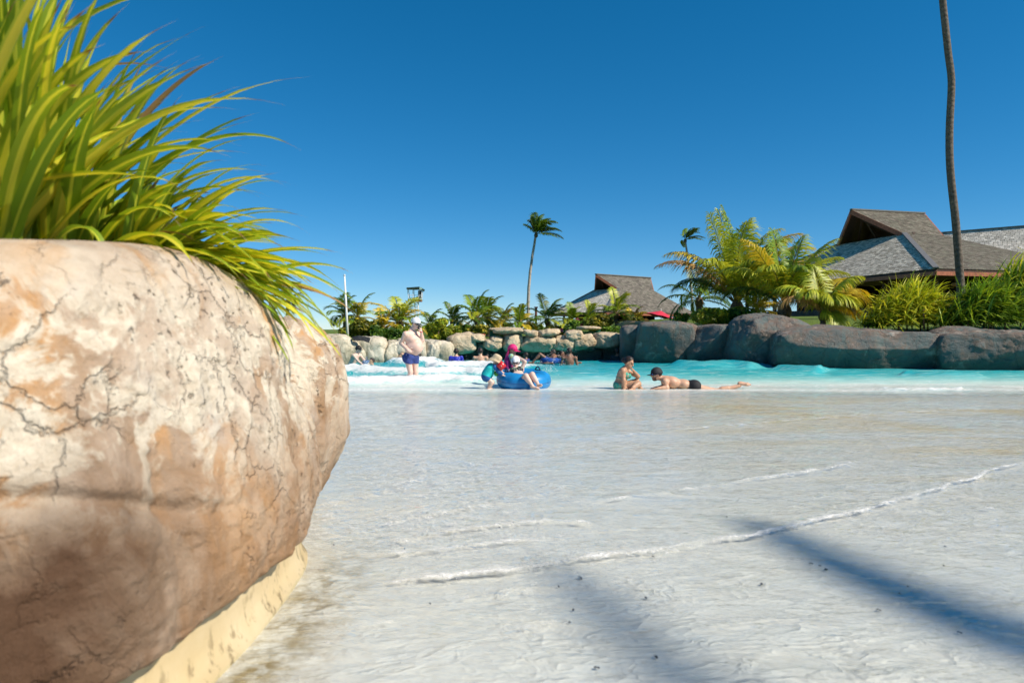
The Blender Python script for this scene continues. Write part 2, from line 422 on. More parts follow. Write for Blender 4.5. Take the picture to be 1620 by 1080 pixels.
b2 = gw.n('MixShader', i0=gw.math('MULTIPLY', fm, .92), i1=bodysh, i2=foamsh)
gl = gw.n('BsdfGlossy', Color=(1, 1, 1), Roughness=.05, Normal=bw)
lw = gw.n('LayerWeight', 1, Blend=.5, Normal=bw)
fr = gw.math('ADD', .02, gw.math('MULTIPLY', gw.math('POWER', lw, 5.0), .98))
fr = gw.math('MULTIPLY', fr, gw.math('SUBTRACT', 1.0, gw.math('MULTIPLY', fm, .85)))
M_water = gw.out(gw.n('MixShader', i0=gw.math('MINIMUM', fr, gw.n('MapRange', Value=dA, From_Min=0.0, From_Max=.08, To_Min=.55, To_Max=.34)), i1=b2, i2=gl))
tag(mesh_np('pool_water', np.stack([WX, WY, WZ], 1), gridF(NR, NC), M_water, attrs=dict(depth=depth, foam=foam_all, lace=np.clip(caustic_froth_a, 0, 1), veil=.97*sstep(10.2, 12.9, WY+.6*fbm(pt*np.array([.4, .8, 0]), 2, 141)))), kind='structure')

def water_z(x, y):
    r = np.searchsorted(wy, y); r = min(max(r, 0), NR-1); c = np.argmin(np.abs(tt*(wy[r]+.25)-x)); return float(WZ[r*NC+c])

# --- flung spray over the bores
g_ = G('spray_white'); M_spray = g_.out(g_.pbr((.88, .9, .9), .3))
sv = []; sf = []; rs = np.random.default_rng(12)
def drop(p, r):
    n = len(sv); p = np.asarray(p)
    for q in ((1, 0, 0), (-1, 0, 0), (0, 1, 0), (0, -1, 0), (0, 0, 1), (0, 0, -1)): sv.append(p+r*np.array(q))
    for a, b, c in ((0, 2, 4), (2, 1, 4), (1, 3, 4), (3, 0, 4), (2, 0, 5), (1, 2, 5), (3, 1, 5), (0, 3, 5)): sf.append((n+a, n+b, n+c))
id_ = np.where((pfoam > .55) & (WY > 13.3) & (WY < 24))[0]
w_ = pfoam[id_]*(np.abs(WX[id_]) < 12); w_ = w_/w_.sum()
for i in rs.choice(id_, 2600, p=w_):
    h = rs.exponential(.045); drop((WX[i]+rs.normal()*.06, WY[i]+rs.normal()*.06, WZ[i]+h), rs.uniform(.0025, .0075))
for (px, py, Y, sp, nn) in ((868, 583, 14.6, .10, 70), (861, 590, 14.2, .10, 60), (884, 565, 22.5, .42, 150), (880, 572, 22.0, .3, 90), (577, 580, 17.0, .06, 60), (581, 587, 16.5, .08, 50)):
    c = P(px, py, Y)
    for _ in range(nn): drop(c+rs.normal(size=3)*np.array([sp, sp, sp*1.1]), rs.uniform(.003, .010))
tag(mesh_np('water_spray', np.array(sv), np.array(sf), M_spray, smooth=True), kind='stuff', label='white spray thrown up by the small breaking waves', cat='spray')

# --- ground round the pool, out to the horizon
BND = np.array([(19, -9), (19, 12), (18.5, 19.2), (14.8, 20.6), (11.5, 21.2), (9.6, 22.2), (7.9, 23.9), (6.1, 24.9), (4.6, 26.2), (3.2, 27.3), (-2.2, 27.4), (-3.2, 25.9), (-5.7, 25.6), (-8.6, 23.6), (-13, 17), (-13, -9)], float)
bb = []
for i in range(len(BND)):
    a, c = BND[i], BND[(i+1) % len(BND)]; n = max(2, int(np.hypot(*(c-a))/.6))
    for j in range(n): bb.append(a+(c-a)*j/n)
bb = np.array(bb); cen = np.array([2.5, 10.0]); dr = bb-cen; dr /= np.linalg.norm(dr, axis=1)[:, None]
offs = [0, .4, .9, 1.6, 2.6, 4, 6, 8.5, 12, 17, 25, 40, 70, 140, 400, 1200, 4500]
def ground_z(x, y, d):
    right = sstep(4.5, 9.5, x)*sstep(17, 22, y)
    return .80 + .28*right*sstep(0, 1.0, d) + .75*right*sstep(1.0, 11, d) + .10*sstep(20, 60, d)
gv = []
for o in offs:
    q = bb+dr*o; gv.append(np.stack([q[:, 0], q[:, 1], ground_z(q[:, 0], q[:, 1], o)+.05*fbm(np.stack([q[:, 0], q[:, 1], q[:, 0]*0], 1)*.4, 2, 3)*(o > .5)], 1))
nb = len(bb); gv = np.concatenate(gv); gF = []
for r_ in range(len(offs)-1):
    for j in range(nb): gF.append((r_*nb+j, r_*nb+(j+1) % nb, (r_+1)*nb+(j+1) % nb, (r_+1)*nb+j))
gg = G('lawn_ground'); co = gg.coord('Object'); n1 = gg.noise(.5, 5, .6, co); n2 = gg.noise(25, 4, .7, co)
cg = gg.mix(n2, gg.ramp(n1, [(.3, (.06, .11, .012)), (.7, (.11, .17, .02))]), (.15, .20, .04))
M_lawn = gg.out(gg.pbr(cg, .9, gg.bump(n2, .8, .05), .2))
tag(mesh_np('ground', gv, np.array(gF), M_lawn), kind='structure')
def gz(x, y):
    j = np.argmin(np.hypot(bb[:, 0]+dr[:, 0]*np.hypot(bb[:, 0]-x, bb[:, 1]-y)-x, bb[:, 1]+dr[:, 1]*np.hypot(bb[:, 0]-x, bb[:, 1]-y)-y))
    return float(ground_z(np.float64(x), np.float64(y), np.hypot(bb[j, 0]-x, bb[j, 1]-y)))

# ================================================================== rock walls round the pool
import bmesh
_ico = {}
def ico(n):
    if n not in _ico:
        bm = bmesh.new(); bmesh.ops.create_icosphere(bm, subdivisions=n, radius=1); bm.verts.ensure_lookup_table()
        _ico[n] = (np.array([v.co[:] for v in bm.verts]), np.array([[v.index for v in f.verts] for f in bm.faces])); bm.free()
    return _ico[n]
def boulder(name, c, half, mat, parent, seed, p=3.2, amp=.10, freq=1.2, sub=4, yaw=0, tilt=0, squash=None, cuts=9):
    d, F = ico(sub); r = (np.abs(d)**p).sum(1)**(-1/p); v = d*r[:, None]
    rc = np.random.default_rng(seed+9000)
    for _ in range(cuts):   # split faces: planes that shave the rounded block
        nn = rc.normal(size=3); nn[2] *= .7; nn /= np.linalg.norm(nn); ex = (v@nn) - rc.uniform(.78, .98)*(np.abs(nn).sum()**.35); v = v - np.clip(ex, 0, None)[:, None]*nn*.92
    if squash is not None: v = squash(v)
    half = np.asarray(half, float); v = v*half
    w = v + np.asarray(c)*1.0
    n = fbm(w*freq, 4, seed)*amp + .35*amp*fbm(w*freq*4, 3, seed+50, ridged=True)
    v = v + d*n[:, None]
    ct, st_ = math.cos(tilt), math.sin(tilt); x, z = v[:, 0]*ct-v[:, 2]*st_, v[:, 0]*st_+v[:, 2]*ct; v[:, 0], v[:, 2] = x, z
    cy, sy_ = math.cos(yaw), math.sin(yaw); x, y = v[:, 0]*cy-v[:, 1]*sy_, v[:, 0]*sy_+v[:, 1]*cy; v[:, 0], v[:, 1] = x, y
    o = mesh_np(name, v, F, mat, parent)
    o.location = [float(q) for q in (np.asarray(c)-np.array(parent.location[:]))]
    o.matrix_parent_inverse = Matrix.Identity(4)
    return o

def rockmat(name, stops, streak, scale=1.2, bump=.6, crack=.6, rough=.8, low=None):
    g = G(name); ge = g.n('NewGeometry', 0); n1 = g.noise(scale, 6, .62, ge, .6); n2 = g.noise(scale*6, 6, .68, ge, .3)
    c = g.ramp(g.math('ADD', g.math('MULTIPLY', n1, .72), g.math('MULTIPLY', n2, .28)), stops)
    sn = g.noise(2.4, 5, .65, g.map(ge, (1.6, 1.6, .35)), .5)
    c = g.mix(g.ramp(sn, [(.48, 0.0), (.68, .75)]), c, streak)
    v = g.vor(scale*1.3, 'DISTANCE_TO_EDGE', g.n('MixRGB', Fac=.25, Color1=ge, Color2=g.noise(scale*2.2, 4, .6, ge, out=1)))
    cr = g.ramp(v, [(0.0, 1.0), (.022, 0.0)])
    c = g.mix(g.math('MULTIPLY', cr, crack*.6), c, tuple(x*.3 for x in streak))
    if low is not None:   # algae band just above the waterline
        z = g.n('SeparateXYZ', 2, Vector=ge); f = g.math('ADD', z, g.math('MULTIPLY', g.math('SUBTRACT', n1, .5), .9))
        c = g.mix(g.n('MapRange', Value=f, From_Min=low[1], From_Max=low[2], To_Min=.8, To_Max=0.0), c, low[0])
    h = g.math('SUBTRACT', g.math('ADD', g.math('MULTIPLY', n2, .7), g.math('MULTIPLY', g.noise(scale*26, 4, .7, ge), .3)), g.math('MULTIPLY', cr, crack))
    return g.out(g.pbr(c, rough, g.bump(h, bump, .06), .25))
M_pale = rockmat('pale_cream_rock', [(.30, (.36, .31, .22)), (.45, (.58, .50, .37)), (.6, (.68, .61, .49)), (.72, (.46, .36, .24))], (.24, .23, .16), 1.6, low=((.13, .14, .09), .10, .42))
M_tan = rockmat('tan_boulder_rock', [(.28, (.26, .19, .11)), (.45, (.52, .40, .26)), (.6, (.64, .52, .36)), (.75, (.36, .27, .15))], (.34, .25, .14), 1.5)
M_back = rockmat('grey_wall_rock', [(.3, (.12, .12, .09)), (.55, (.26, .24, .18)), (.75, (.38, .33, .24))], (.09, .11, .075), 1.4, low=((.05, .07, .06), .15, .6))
M_dark = rockmat('teal_grey_rock', [(.30, (.05, .06, .058)), (.44, (.14, .14, .13)), (.56, (.18, .125, .095)), (.70, (.44, .39, .34))], (.115, .165, .155), 1.5, bump=1.0, crack=.25, low=((.045, .07, .06), .05, .5))

# left rock wall: tall pale folds
wl_ = thing('rock_wall', (-4.0, 25.0, -.6), 'pale cream folded rock wall behind the standing man in blue trunks', 'rock wall', 'rock walls round the pool')
for i, (px, top, hw, Y, dp) in enumerate([(250, 520, 60, 21.0, .8), (370, 526, 60, 22.0, .8), (470, 528, 34, 23.0, .8), (520, 530, 26, 23.6, .8), (556, 541, 17, 24.2, .7), (586, 533, 22, 24.6, .8), (607, 545, 10, 24.7, .6), (621, 541, 13, 24.7, .7), (640, 537, 15, 24.9, .7), (660, 540, 14, 25.0, .7), (679, 539, 14, 25.1, .7), (698, 541, 15, 25.2, .7)]):
    zt = P(px, top, Y)[2]; zb = -.75; c = np.array([(px-810)/FPX*Y, Y+.35, (zt+zb)/2])
    boulder('boulder', c, (hw/FPX*Y*1.22, dp, (zt-zb)/2), M_pale, wl_, 100+i, 4.2, .13, 1.9, 5, yaw=.15*math.sin(i*2.1), tilt=.05*math.sin(i*3.7))
# middle wall: stacked tan boulders over a dark foot
wm = thing('rock_wall', (1.0, 26.6, -.6), 'stacked tan boulder wall over a dark foot at the far middle of the pool', 'rock wall', 'rock walls round the pool')
def bpx(parent, px, py, w, h, Y, dp, mat, seed, **kw):
    c = P(px, py, Y); return boulder('boulder', c, (w/2/FPX*Y, dp, h/2/FPX*Y), mat, parent, seed, **kw)
for i, (px, w) in enumerate([(716, 46), (757, 48), (800, 48), (842, 50), (886, 48), (930, 50), (972, 46), (1004, 34)]):
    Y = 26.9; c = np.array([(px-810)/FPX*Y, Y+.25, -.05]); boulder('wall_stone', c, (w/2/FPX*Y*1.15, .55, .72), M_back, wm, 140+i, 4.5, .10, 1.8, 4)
for i, (px, py, w, h, tl) in enumerate([(731, 543, 45, 31, .1), (756, 534.5, 25, 10.5, -.05), (761, 550, 11, 13, .2), (779, 545.5, 29, 15, -.15), (786, 537.5, 19, 9.5, -.1), (811, 541.5, 31, 25, .05), (851, 543, 55, 24, -.02), (891, 543, 32, 21, -.12), (908, 531, 28, 16, .03), (924, 541, 36, 21, .16), (959, 538, 41, 23, 0), (986.5, 536.5, 15, 17, 0), (866, 526.5, 38, 9, .12), (843, 528, 18, 9, .05), (805, 523.5, 46, 8, .0), (835, 526, 16, 6, -.2), (938, 549, 18, 12, .1), (974, 551, 22, 10, -.1), (830, 553, 26, 10, .1), (905, 552, 24, 9, 0)]):
    low = py > 548
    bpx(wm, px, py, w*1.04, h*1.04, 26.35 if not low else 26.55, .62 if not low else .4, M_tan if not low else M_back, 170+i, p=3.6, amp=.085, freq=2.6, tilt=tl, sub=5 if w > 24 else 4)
# right wall: dark mossy blocks in shade
wr = thing('rock_wall', (9.0, 22.0, -.6), 'dark teal-grey rock wall in shade along the right side of the pool', 'rock wall', 'rock walls round the pool')
for i, (px, top, hw, Y, dp, p_, tl) in enumerate([(1003, 518, 17, 24.9, .9, 6, 0), (1058, 511, 50, 24.1, 1.1, 5.0, -.02), (1142, 516, 48, 23.5, 1.0, 7, .0), (1218, 505, 54, 22.2, 1.2, 3.4, .0), (1380, 524, 140, 21.1, 1.1, 8, .0), (1590, 529, 92, 20.3, 1.0, 8, 0), (1790, 522, 130, 19.9, 1.0, 8, 0)]):
    zt = P(px, top, Y)[2]; zb = -.8; c = np.array([(px-810)/FPX*Y, Y+dp*.55, (zt+zb)/2])
    lean = .44 if i != 3 else .26; rs_ = .17 if i > 2 else .03
    def sq(v, lean=lean, rs_=rs_): v = v.copy(); v[:, 2] += rs_*(v[:, 1]+.6)*np.clip(v[:, 2], 0, 1); v[:, 1] -= lean*v[:, 2]; return v
    boulder('boulder', c, (hw/FPX*Y*1.08, dp, (zt-zb)/2), M_dark, wr, 210+i, p_, .13, 1.3, 6 if i in (3, 4, 5) else 5, yaw=-.10, tilt=tl, squash=sq)
bpx(wr, 1252, 522, 60, 34, 22.6, .8, M_dark, 230, p=2.6, amp=.06, freq=1.3, tilt=-.3)
# ================================================================== big rock planter in the foreground
planter = thing('rock_planter', (-.9, 1.6, .35), 'large cream and tan painted rock planter filling the left foreground', 'planter')
def spline(pts, n):
    pts = np.asarray(pts, float); d = np.concatenate([[0], np.cumsum(np.linalg.norm(np.diff(pts, axis=0), axis=1))])
    t = np.linspace(0, d[-1], n); out = np.stack([np.interp(t, d, pts[:, i]) for i in range(pts.shape[1])], 1)
    kk = max(3, n//22); ker = np.hanning(kk*2+1); ker /= ker.sum()
    pad = np.concatenate([2*out[:1]-out[kk:0:-1], out, 2*out[-1:]-out[-2:-kk-2:-1]])
    return np.stack([np.convolve(pad[:, i], ker, 'valid') for i in range(pts.shape[1])], 1)
NS, NZ = 520, 260
# x, y, top height
path = spline([(-3.4, .80, 1.36), (-2.2, .84, 1.35), (-1.45, .88, 1.34), (-1.0, .98, 1.34), (-.76, 1.14, 1.345), (-.655, 1.40, 1.36), (-.635, 1.75, 1.39), (-.645, 2.0, 1.40), (-.66, 2.2, 1.37), (-.67, 2.34, 1.24), (-.69, 2.46, 1.10), (-.72, 2.58, .98), (-.80, 2.74, .90), (-1.05, 2.9, .88), (-2.0, 3.05, 1.0), (-3.4, 3.1, 1.1)], NS)
tn = np.gradient(path[:, :2], axis=0); tn /= np.linalg.norm(tn, axis=1)[:, None]
nout = np.stack([tn[:, 1], -tn[:, 0]], 1)
lip = floor_z(path[:, 1])+.19+.03*np.sin(np.arange(NS)*.045)+.02*np.sin(np.arange(NS)*.11)-.13*sstep(1.45, .95, path[:, 1])
q = np.linspace(0, 1, NZ)
# profile: (offset outward, height fraction); tucks under at the lip, bulges, rolls over at the top and inside
pq = np.array([0, .03, .08, .16, .30, .48, .64, .76, .83, .87, .90, .93, .96, 1.0])
po = np.array([-.12, -.045, -.012, .0, -.012, -.045, -.085, -.13, -.175, -.215, -.27, -.34, -.42, -.50])
ph = np.array([.03, -.015, .01, .10, .28, .50, .70, .85, .93, .975, 1.0, 1.0, .97, .90])
po_ = np.interp(q, pq, po); ph_ = np.interp(q, pq, ph)
for _ in range(6):
    po_[1:-1] = (po_[:-2]+2*po_[1:-1]+po_[2:])/4; ph_[1:-1] = (ph_[:-2]+2*ph_[1:-1]+ph_[2:])/4
H_ = path[:, 2]-lip
S_ = np.linspace(0, 1, NS)
V = np.zeros((NS, NZ, 3))
V[:, :, 2] = lip[:, None]+H_[:, None]*ph_[None, :]
V[:, :, :2] = path[:, None, :2]+nout[:, None, :]*po_[None, :, None]
V = V.reshape(-1, 3); N3 = np.repeat(np.concatenate([nout, np.zeros((NS, 1))], 1), NZ, 0)
wob = .055*fbm(V*np.array([1.6, 1.6, 1.3]), 3, 301)
fold = np.clip(fbm(V*np.array([2.2, 2.2, 1.1])+4, 3, 311, ridged=True)-.35, 0, 1)*.055
# flaking plaster plates with sharp little steps, and fine cracks
pl = fbm(V*np.array([7, 7, 5]), 4, 321); step = sstep(.02, .06, pl)*.006+sstep(.22, .26, pl)*.006
crk = np.clip(fbm(V*np.array([5.5, 5.5, 3.2])+11, 4, 331, ridged=True)-.72, 0, 1)*-.022
# one long diagonal ledge across the face
zz = V[:, 2]; ledge = -.020*np.exp(-((zz-(.86-.16*(V[:, 1]-1.1)+.03*np.sin(V[:, 1]*7)))/.020)**2)*sstep(1.9, 1.3, V[:, 1])
disp = wob-fold+step+crk+ledge+.006*fbm(V*26, 3, 341)
disp *= np.tile(.15+.85*sstep(.0, .09, q), NS)
V += N3*disp[:, None]
cav = np.clip(-crk*18, 0, 1)
g = G('painted_planter_rock'); ge = g.n('NewGeometry', 0)
n1 = g.noise(1.9, 6, .62, ge, .9); n2 = g.noise(6.5, 7, .66, ge, .5); n3 = g.noise(34, 6, .72, ge); n4 = g.noise(3.1, 5, .6, g.map(ge, (1, 1, .55)), 1.2)
c = g.ramp(n1, [(.28, (.22, .125, .06)), (.40, (.35, .225, .13)), (.50, (.43, .32, .23)), (.60, (.52, .42, .32)), (.74, (.33, .26, .20))])
c = g.mix(g.ramp(n4, [(.50, 0.0), (.66, .85)]), c, (.50, .255, .085))
zc = g.n('SeparateXYZ', 2, Vector=ge)
hi = g.math('MULTIPLY', g.n('MapRange', Value=zc, From_Min=.72, From_Max=.95), g.n('MapRange', Value=zc, From_Min=1.34, From_Max=1.18))
pla = g.math('MULTIPLY', g.ramp(n2, [(.46, 0.0), (.52, 1.0)]), g.math('ADD', .28, g.math('MULTIPLY', hi, .72)))
c = g.mix(pla, c, g.ramp(n3, [(.3, (.50, .41, .30)), (.6, (.66, .58, .46))]))
gr = g.noise(2.6, 6, .7, ge, .4)
c = g.mix(g.ramp(gr, [(.56, 0.0), (.70, .6)]), c, (.42, .37, .33))
vv = g.vor(7.5, 'DISTANCE_TO_EDGE', g.n('MixRGB', Fac=.14, Color1=ge, Color2=g.noise(6, 5, .65, ge, out=1)))
crm = g.math('MULTIPLY', g.ramp(vv, [(0.0, 1.0), (.03, 0.0)]), g.ramp(g.noise(2.2, 3, .5, ge), [(.46, 0.0), (.58, 1.0)]))
c = g.mix(g.math('MULTIPLY', crm, .14), c, (.20, .13, .08))
pit = g.math('MULTIPLY', g.ramp(g.noise(42, 4, .6, ge), [(.60, 0.0), (.67, 1.0)]), g.ramp(g.noise(3.4, 4, .6, ge), [(.5, 0.0), (.6, 1.0)]))
c = g.mix(g.math('MULTIPLY', pit, .8), c, (.13, .10, .07))
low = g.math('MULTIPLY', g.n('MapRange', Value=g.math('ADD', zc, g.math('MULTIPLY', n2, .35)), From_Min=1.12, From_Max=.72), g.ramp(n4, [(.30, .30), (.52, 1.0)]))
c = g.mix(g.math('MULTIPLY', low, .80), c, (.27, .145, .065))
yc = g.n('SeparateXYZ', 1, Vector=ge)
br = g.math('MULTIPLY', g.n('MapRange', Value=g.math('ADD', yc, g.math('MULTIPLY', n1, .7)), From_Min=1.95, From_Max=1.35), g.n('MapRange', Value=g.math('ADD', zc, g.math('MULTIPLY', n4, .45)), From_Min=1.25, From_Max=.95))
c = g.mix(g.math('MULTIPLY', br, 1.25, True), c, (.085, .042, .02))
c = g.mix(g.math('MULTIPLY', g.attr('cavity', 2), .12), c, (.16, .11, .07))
hb = g.math('SUBTRACT', g.math('ADD', g.math('MULTIPLY', n2, .8), g.math('MULTIPLY', n3, .35)), g.math('ADD', g.math('MULTIPLY', crm, .35), g.math('MULTIPLY', pit, .4)))
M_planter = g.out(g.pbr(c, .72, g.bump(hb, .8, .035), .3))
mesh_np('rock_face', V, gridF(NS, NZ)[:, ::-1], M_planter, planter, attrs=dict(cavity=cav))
# second lobe behind it
d, F = ico(6); r_ = (np.abs(d)**2.7).sum(1)**(-1/2.7); lv = d*r_[:, None]*np.array([.25, .42, .45])
lv[:, 0] -= .22*np.clip(-lv[:, 2]-.1, 0, 1)+.08*np.clip(lv[:, 2], 0, 1)
lv += np.array([-1.085, 3.25, .755])
ds = .05*fbm(lv*np.array([2.2, 2.2, 1.2]), 3, 351)+.05*np.clip(fbm(lv*np.array([4.5, 4.5, 1.1]), 4, 361, ridged=True)-.2, 0, 1)-.08*np.clip(fbm(lv*np.array([7, 7, 2.2])+3, 4, 371, ridged=True)-.6, 0, 1)+.006*fbm(lv*26, 3, 381)
lv += d*ds[:, None]
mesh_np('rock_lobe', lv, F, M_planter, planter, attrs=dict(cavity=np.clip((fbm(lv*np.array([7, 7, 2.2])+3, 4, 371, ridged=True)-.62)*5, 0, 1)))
# smooth cream plinth under the overhang
pp = path[:, :2]-nout*.065; NP = 14
pv = np.zeros((NS, NP, 3)); zf = floor_z(path[:, 1])
for j in range(NP):
    t = j/(NP-1); z = zf-.05+t*.42; o_ = .028*np.exp(-((t*.42-.05)/.03)**2)+.006*math.sin(j)
    pv[:, j, :2] = pp+nout*o_*.8 if j else pp+nout*.035; pv[:, j, 2] = z
g = G('cream_plinth_plaster'); ge = g.n('NewGeometry', 0); n1 = g.noise(3, 5, .6, ge); n2 = g.noise(45, 5, .7, ge)
c = g.ramp(n1, [(.3, (.53, .40, .21)), (.6, (.62, .50, .31)), (.8, (.57, .44, .26))])
zc = g.n('SeparateXYZ', 2, Vector=ge); sp = g.noise(24, 5, .7, g.map(ge, (1, 1, .5)))
c = g.mix(g.math('MULTIPLY', g.ramp(sp, [(.54, 0.0), (.64, .9)]), g.n('MapRange', Value=zc, From_Min=.52, From_Max=.36)), c, (.16, .11, .05))
M_plinth = g.out(g.pbr(c, .6, g.bump(g.math('ADD', n1, g.math('MULTIPLY', n2, .15)), .3, .03), .35))
mesh_np('plinth', pv.reshape(-1, 3), gridF(NS, NP)[:, ::-1], M_plinth, planter)
# soil inside the planter
sx_, sy_ = np.meshgrid(np.linspace(-3.3, -.98, 60), np.linspace(1.08, 2.45, 40)); sv_ = np.stack([sx_.ravel(), sy_.ravel(), np.full(sx_.size, 1.14)], 1)
sv_[:, 2] += .05*fbm(sv_*3, 3, 9) - .10*sstep(1.9, 2.4, sv_[:, 1])
mesh_np('soil', sv_, gridF(40, 60), plain('planter_soil', (.07, .045, .028), .95, .4, 30, .8), planter)

# ================================================================== strap-leaved plants in the planter
g = G('variegated_strap_leaf'); uvn = g.n('UVMap'); u = g.n('SeparateXYZ', 0, Vector=uvn); v_ = g.n('SeparateXYZ', 1, Vector=uvn)
rnd = g.n('ObjectInfo', 5); off = g.math('ABSOLUTE', g.math('SUBTRACT', u, .5))
nzv = g.n('TexNoise', 0, Scale=7.0, Detail=3.0, Vector=g.map(uvn, (9, .8, 1)))
grn = g.mix(rnd, (.20, .34, .02), (.52, .58, .03)); yel = g.mix(rnd, (.70, .74, .07), (.86, .74, .06))
wid = g.math('ADD', .06, g.math('MULTIPLY', g.math('POWER', rnd, 1.3), .30))
stripe = g.n('MapRange', Value=g.math('ADD', off, g.math('MULTIPLY', g.math('SUBTRACT', nzv, .5), .16)), From_Min=g.math('ADD', wid, .035), From_Max=wid)
c = g.mix(stripe, grn, yel)
c = g.mix(g.math('MULTIPLY', g.math('SUBTRACT', nzv, .35), .5, True), c, (.16, .20, .02))
tipn = g.math('ADD', v_, g.math('MULTIPLY', g.math('SUBTRACT', g.n('TexNoise', 0, Scale=3.0, Vector=uvn), .5), .10))
c = g.mix(g.n('MapRange', Value=tipn, From_Min=.88, From_Max=.92), c, (.24, .12, .04))
c = g.mix(g.n('MapRange', Value=tipn, From_Min=.93, From_Max=.97), c, (.52, .42, .30))
dry = g.math('MULTIPLY', g.n('MapRange', Value=rnd, From_Min=.945, From_Max=.95), g.n('MapRange', Value=tipn, From_Min=.35, From_Max=.55))
c = g.mix(dry, c, (.42, .24, .11))
rib = g.math('SINE', g.math('MULTIPLY', u, 75.0))
dsh = g.pbr(c, .42, g.bump(rib, .12, .003), .45)
M_strap = g.out(g.n('MixShader', i0=.42, i1=dsh, i2=g.n('BsdfTranslucent', Color=g.mix(1, c, (1.0, .95, .4), 'MULTIPLY'))))

lr = np.random.default_rng(44)
def strap_leaf(parent, base, az, el, L, w, grav, wind=.25, twist=0.0, tip=.12, n=18):
    """one arching strap leaf; az is its compass heading in the plan, el its rise at the base"""
    d = np.array([math.cos(az)*math.cos(el), math.sin(az)*math.cos(el), math.sin(el)])
    p = np.array(base, float); C = [p.copy()]; D = [d.copy()]; ds = L/n
    for i in range(n):
        f = (i+1)/n
        d = nrm(d+np.array([wind*.055*f, 0, -grav*(.03+.16*f*f)]))
        p = p+d*ds; C.append(p.copy()); D.append(d.copy())
    C = np.array(C); D = np.array(D); t = np.linspace(0, 1, n+1)
    wd_ = w*np.minimum(1, .55+2.2*t)*np.clip(1-((t-.35)/.65).clip(0)**1.5*.93, .02, 1)*np.where(t > 1-tip, .45*(1-t)/tip+.06, 1)
    V = []; UV = []
    for i in range(n+1):
        s = np.cross(D[i], (0, 0, 1)); s = nrm(s) if np.linalg.norm(s) > .05 else np.array([math.sin(az), -math.cos(az), 0])
        up = np.cross(s, D[i]); a = twist*(1-.6*t[i]); s2 = s*math.cos(a)+up*math.sin(a); u2 = np.cross(s2, D[i])
        h = wd_[i]/2
        for kx, uu in ((-1, 0), (-.5, .25), (0, .5), (.5, .75), (1, 1)):
            V.append(C[i]+s2*h*kx+u2*h*.45*abs(kx)); UV.append((uu, t[i]))
    F = gridF(n+1, 5)
    return mesh_np('leaf', np.array(V), F, M_strap, parent, uv=np.array(UV))
PL = [  # base px, py, distance, count, rise range, heading range (0 = to the right), length, gravity, label
 ((-70, 395, 1.70), 46, (50, 100), (-60, 70), (.70, 1.05), (.3, .9), 'variegated strap-leaf plant half out of frame at the left edge of the planter'),
 ((25, 395, 1.85), 56, (48, 108), (-70, 80), (.60, 1.0), (.3, 1.0), 'tall upright variegated strap-leaf plant nearest the left edge in the rock planter'),
 ((110, 398, 2.0), 58, (40, 104), (-60, 70), (.44, .78), (.35, 1.1), 'dense variegated strap-leaf plant reaching the top of the photograph left of the sky'),
 ((180, 402, 2.12), 58, (14, 76), (-48, 55), (.36, .62), (.4, 1.1), 'strap-leaf plant in the middle of the planter sending one long leaf to the right'),
 ((245, 404, 2.22), 60, (0, 46), (-45, 50), (.34, .54), (.35, 1.0), 'yellow-striped strap-leaf plant with brown dry tips leaning right over the planter'),
 ((300, 415, 2.32), 52, (-18, 26), (-50, 40), (.32, .48), (.35, 1.0), 'low strap-leaf plant spilling over the right shoulder of the rock planter'),
]
plants = []
for k_, (bp, cnt, elr, azr, Lr, gr_, lab) in enumerate(PL):
    b0 = P(*bp); t_ = thing('strap_leaf_plant', b0-np.array([0, 0, .10]), lab, 'plant', 'strap-leaf plants in the rock planter'); plants.append(t_)
    for i in range(cnt):
        el = R(lr.uniform(*elr)); az = R(lr.uniform(*azr)); L = lr.uniform(*Lr)
        if el > R(70): L *= lr.uniform(.8, 1.1)
        b = b0+np.array([lr.normal()*.055, lr.normal()*.09, -.06+lr.uniform(-.03, .03)])
        strap_leaf(t_, b, az, el, L, lr.uniform(.026, .052), lr.uniform(*gr_), .5, lr.uniform(-.7, .7), lr.uniform(.08, .2))
def hero(pl_, base, az, el, L, w, gr, wind=.3, tw=0): strap_leaf(plants[pl_], base, R(az), R(el), L, w, gr, wind, tw, .1, 26)
hero(3, P(165, 330, 2.05), 5, 44, .66, .042, .62)              # the long leaf arching out over the sky
hero(2, P(130, 340, 1.95), 8, 62, .62, .046, .28)
hero(1, P(60, 330, 1.75), 0, 86, .56, .050, .10)
hero(1, P(5, 300, 1.7), 4, 15, .36, .038, .2)
hero(2, P(95, 378, 1.62), -14, 44, .24, .026, 3.2)             # short leaf curling over the rock rim
hero(4, P(250, 330, 2.0), 2, -18, .42, .030, .5)
for i in range(34):                                             # leaves lying over the shoulder and hanging down it
    hero(5, P(300+lr.uniform(-30, 70), 408+lr.uniform(-4, 45), 2.12+lr.uniform(-.05, .28)), lr.uniform(-22, 20), lr.uniform(-34, 4), lr.uniform(.26, .50), lr.uniform(.018, .032), lr.uniform(.35, .9), .25, lr.uniform(-.5, .5))
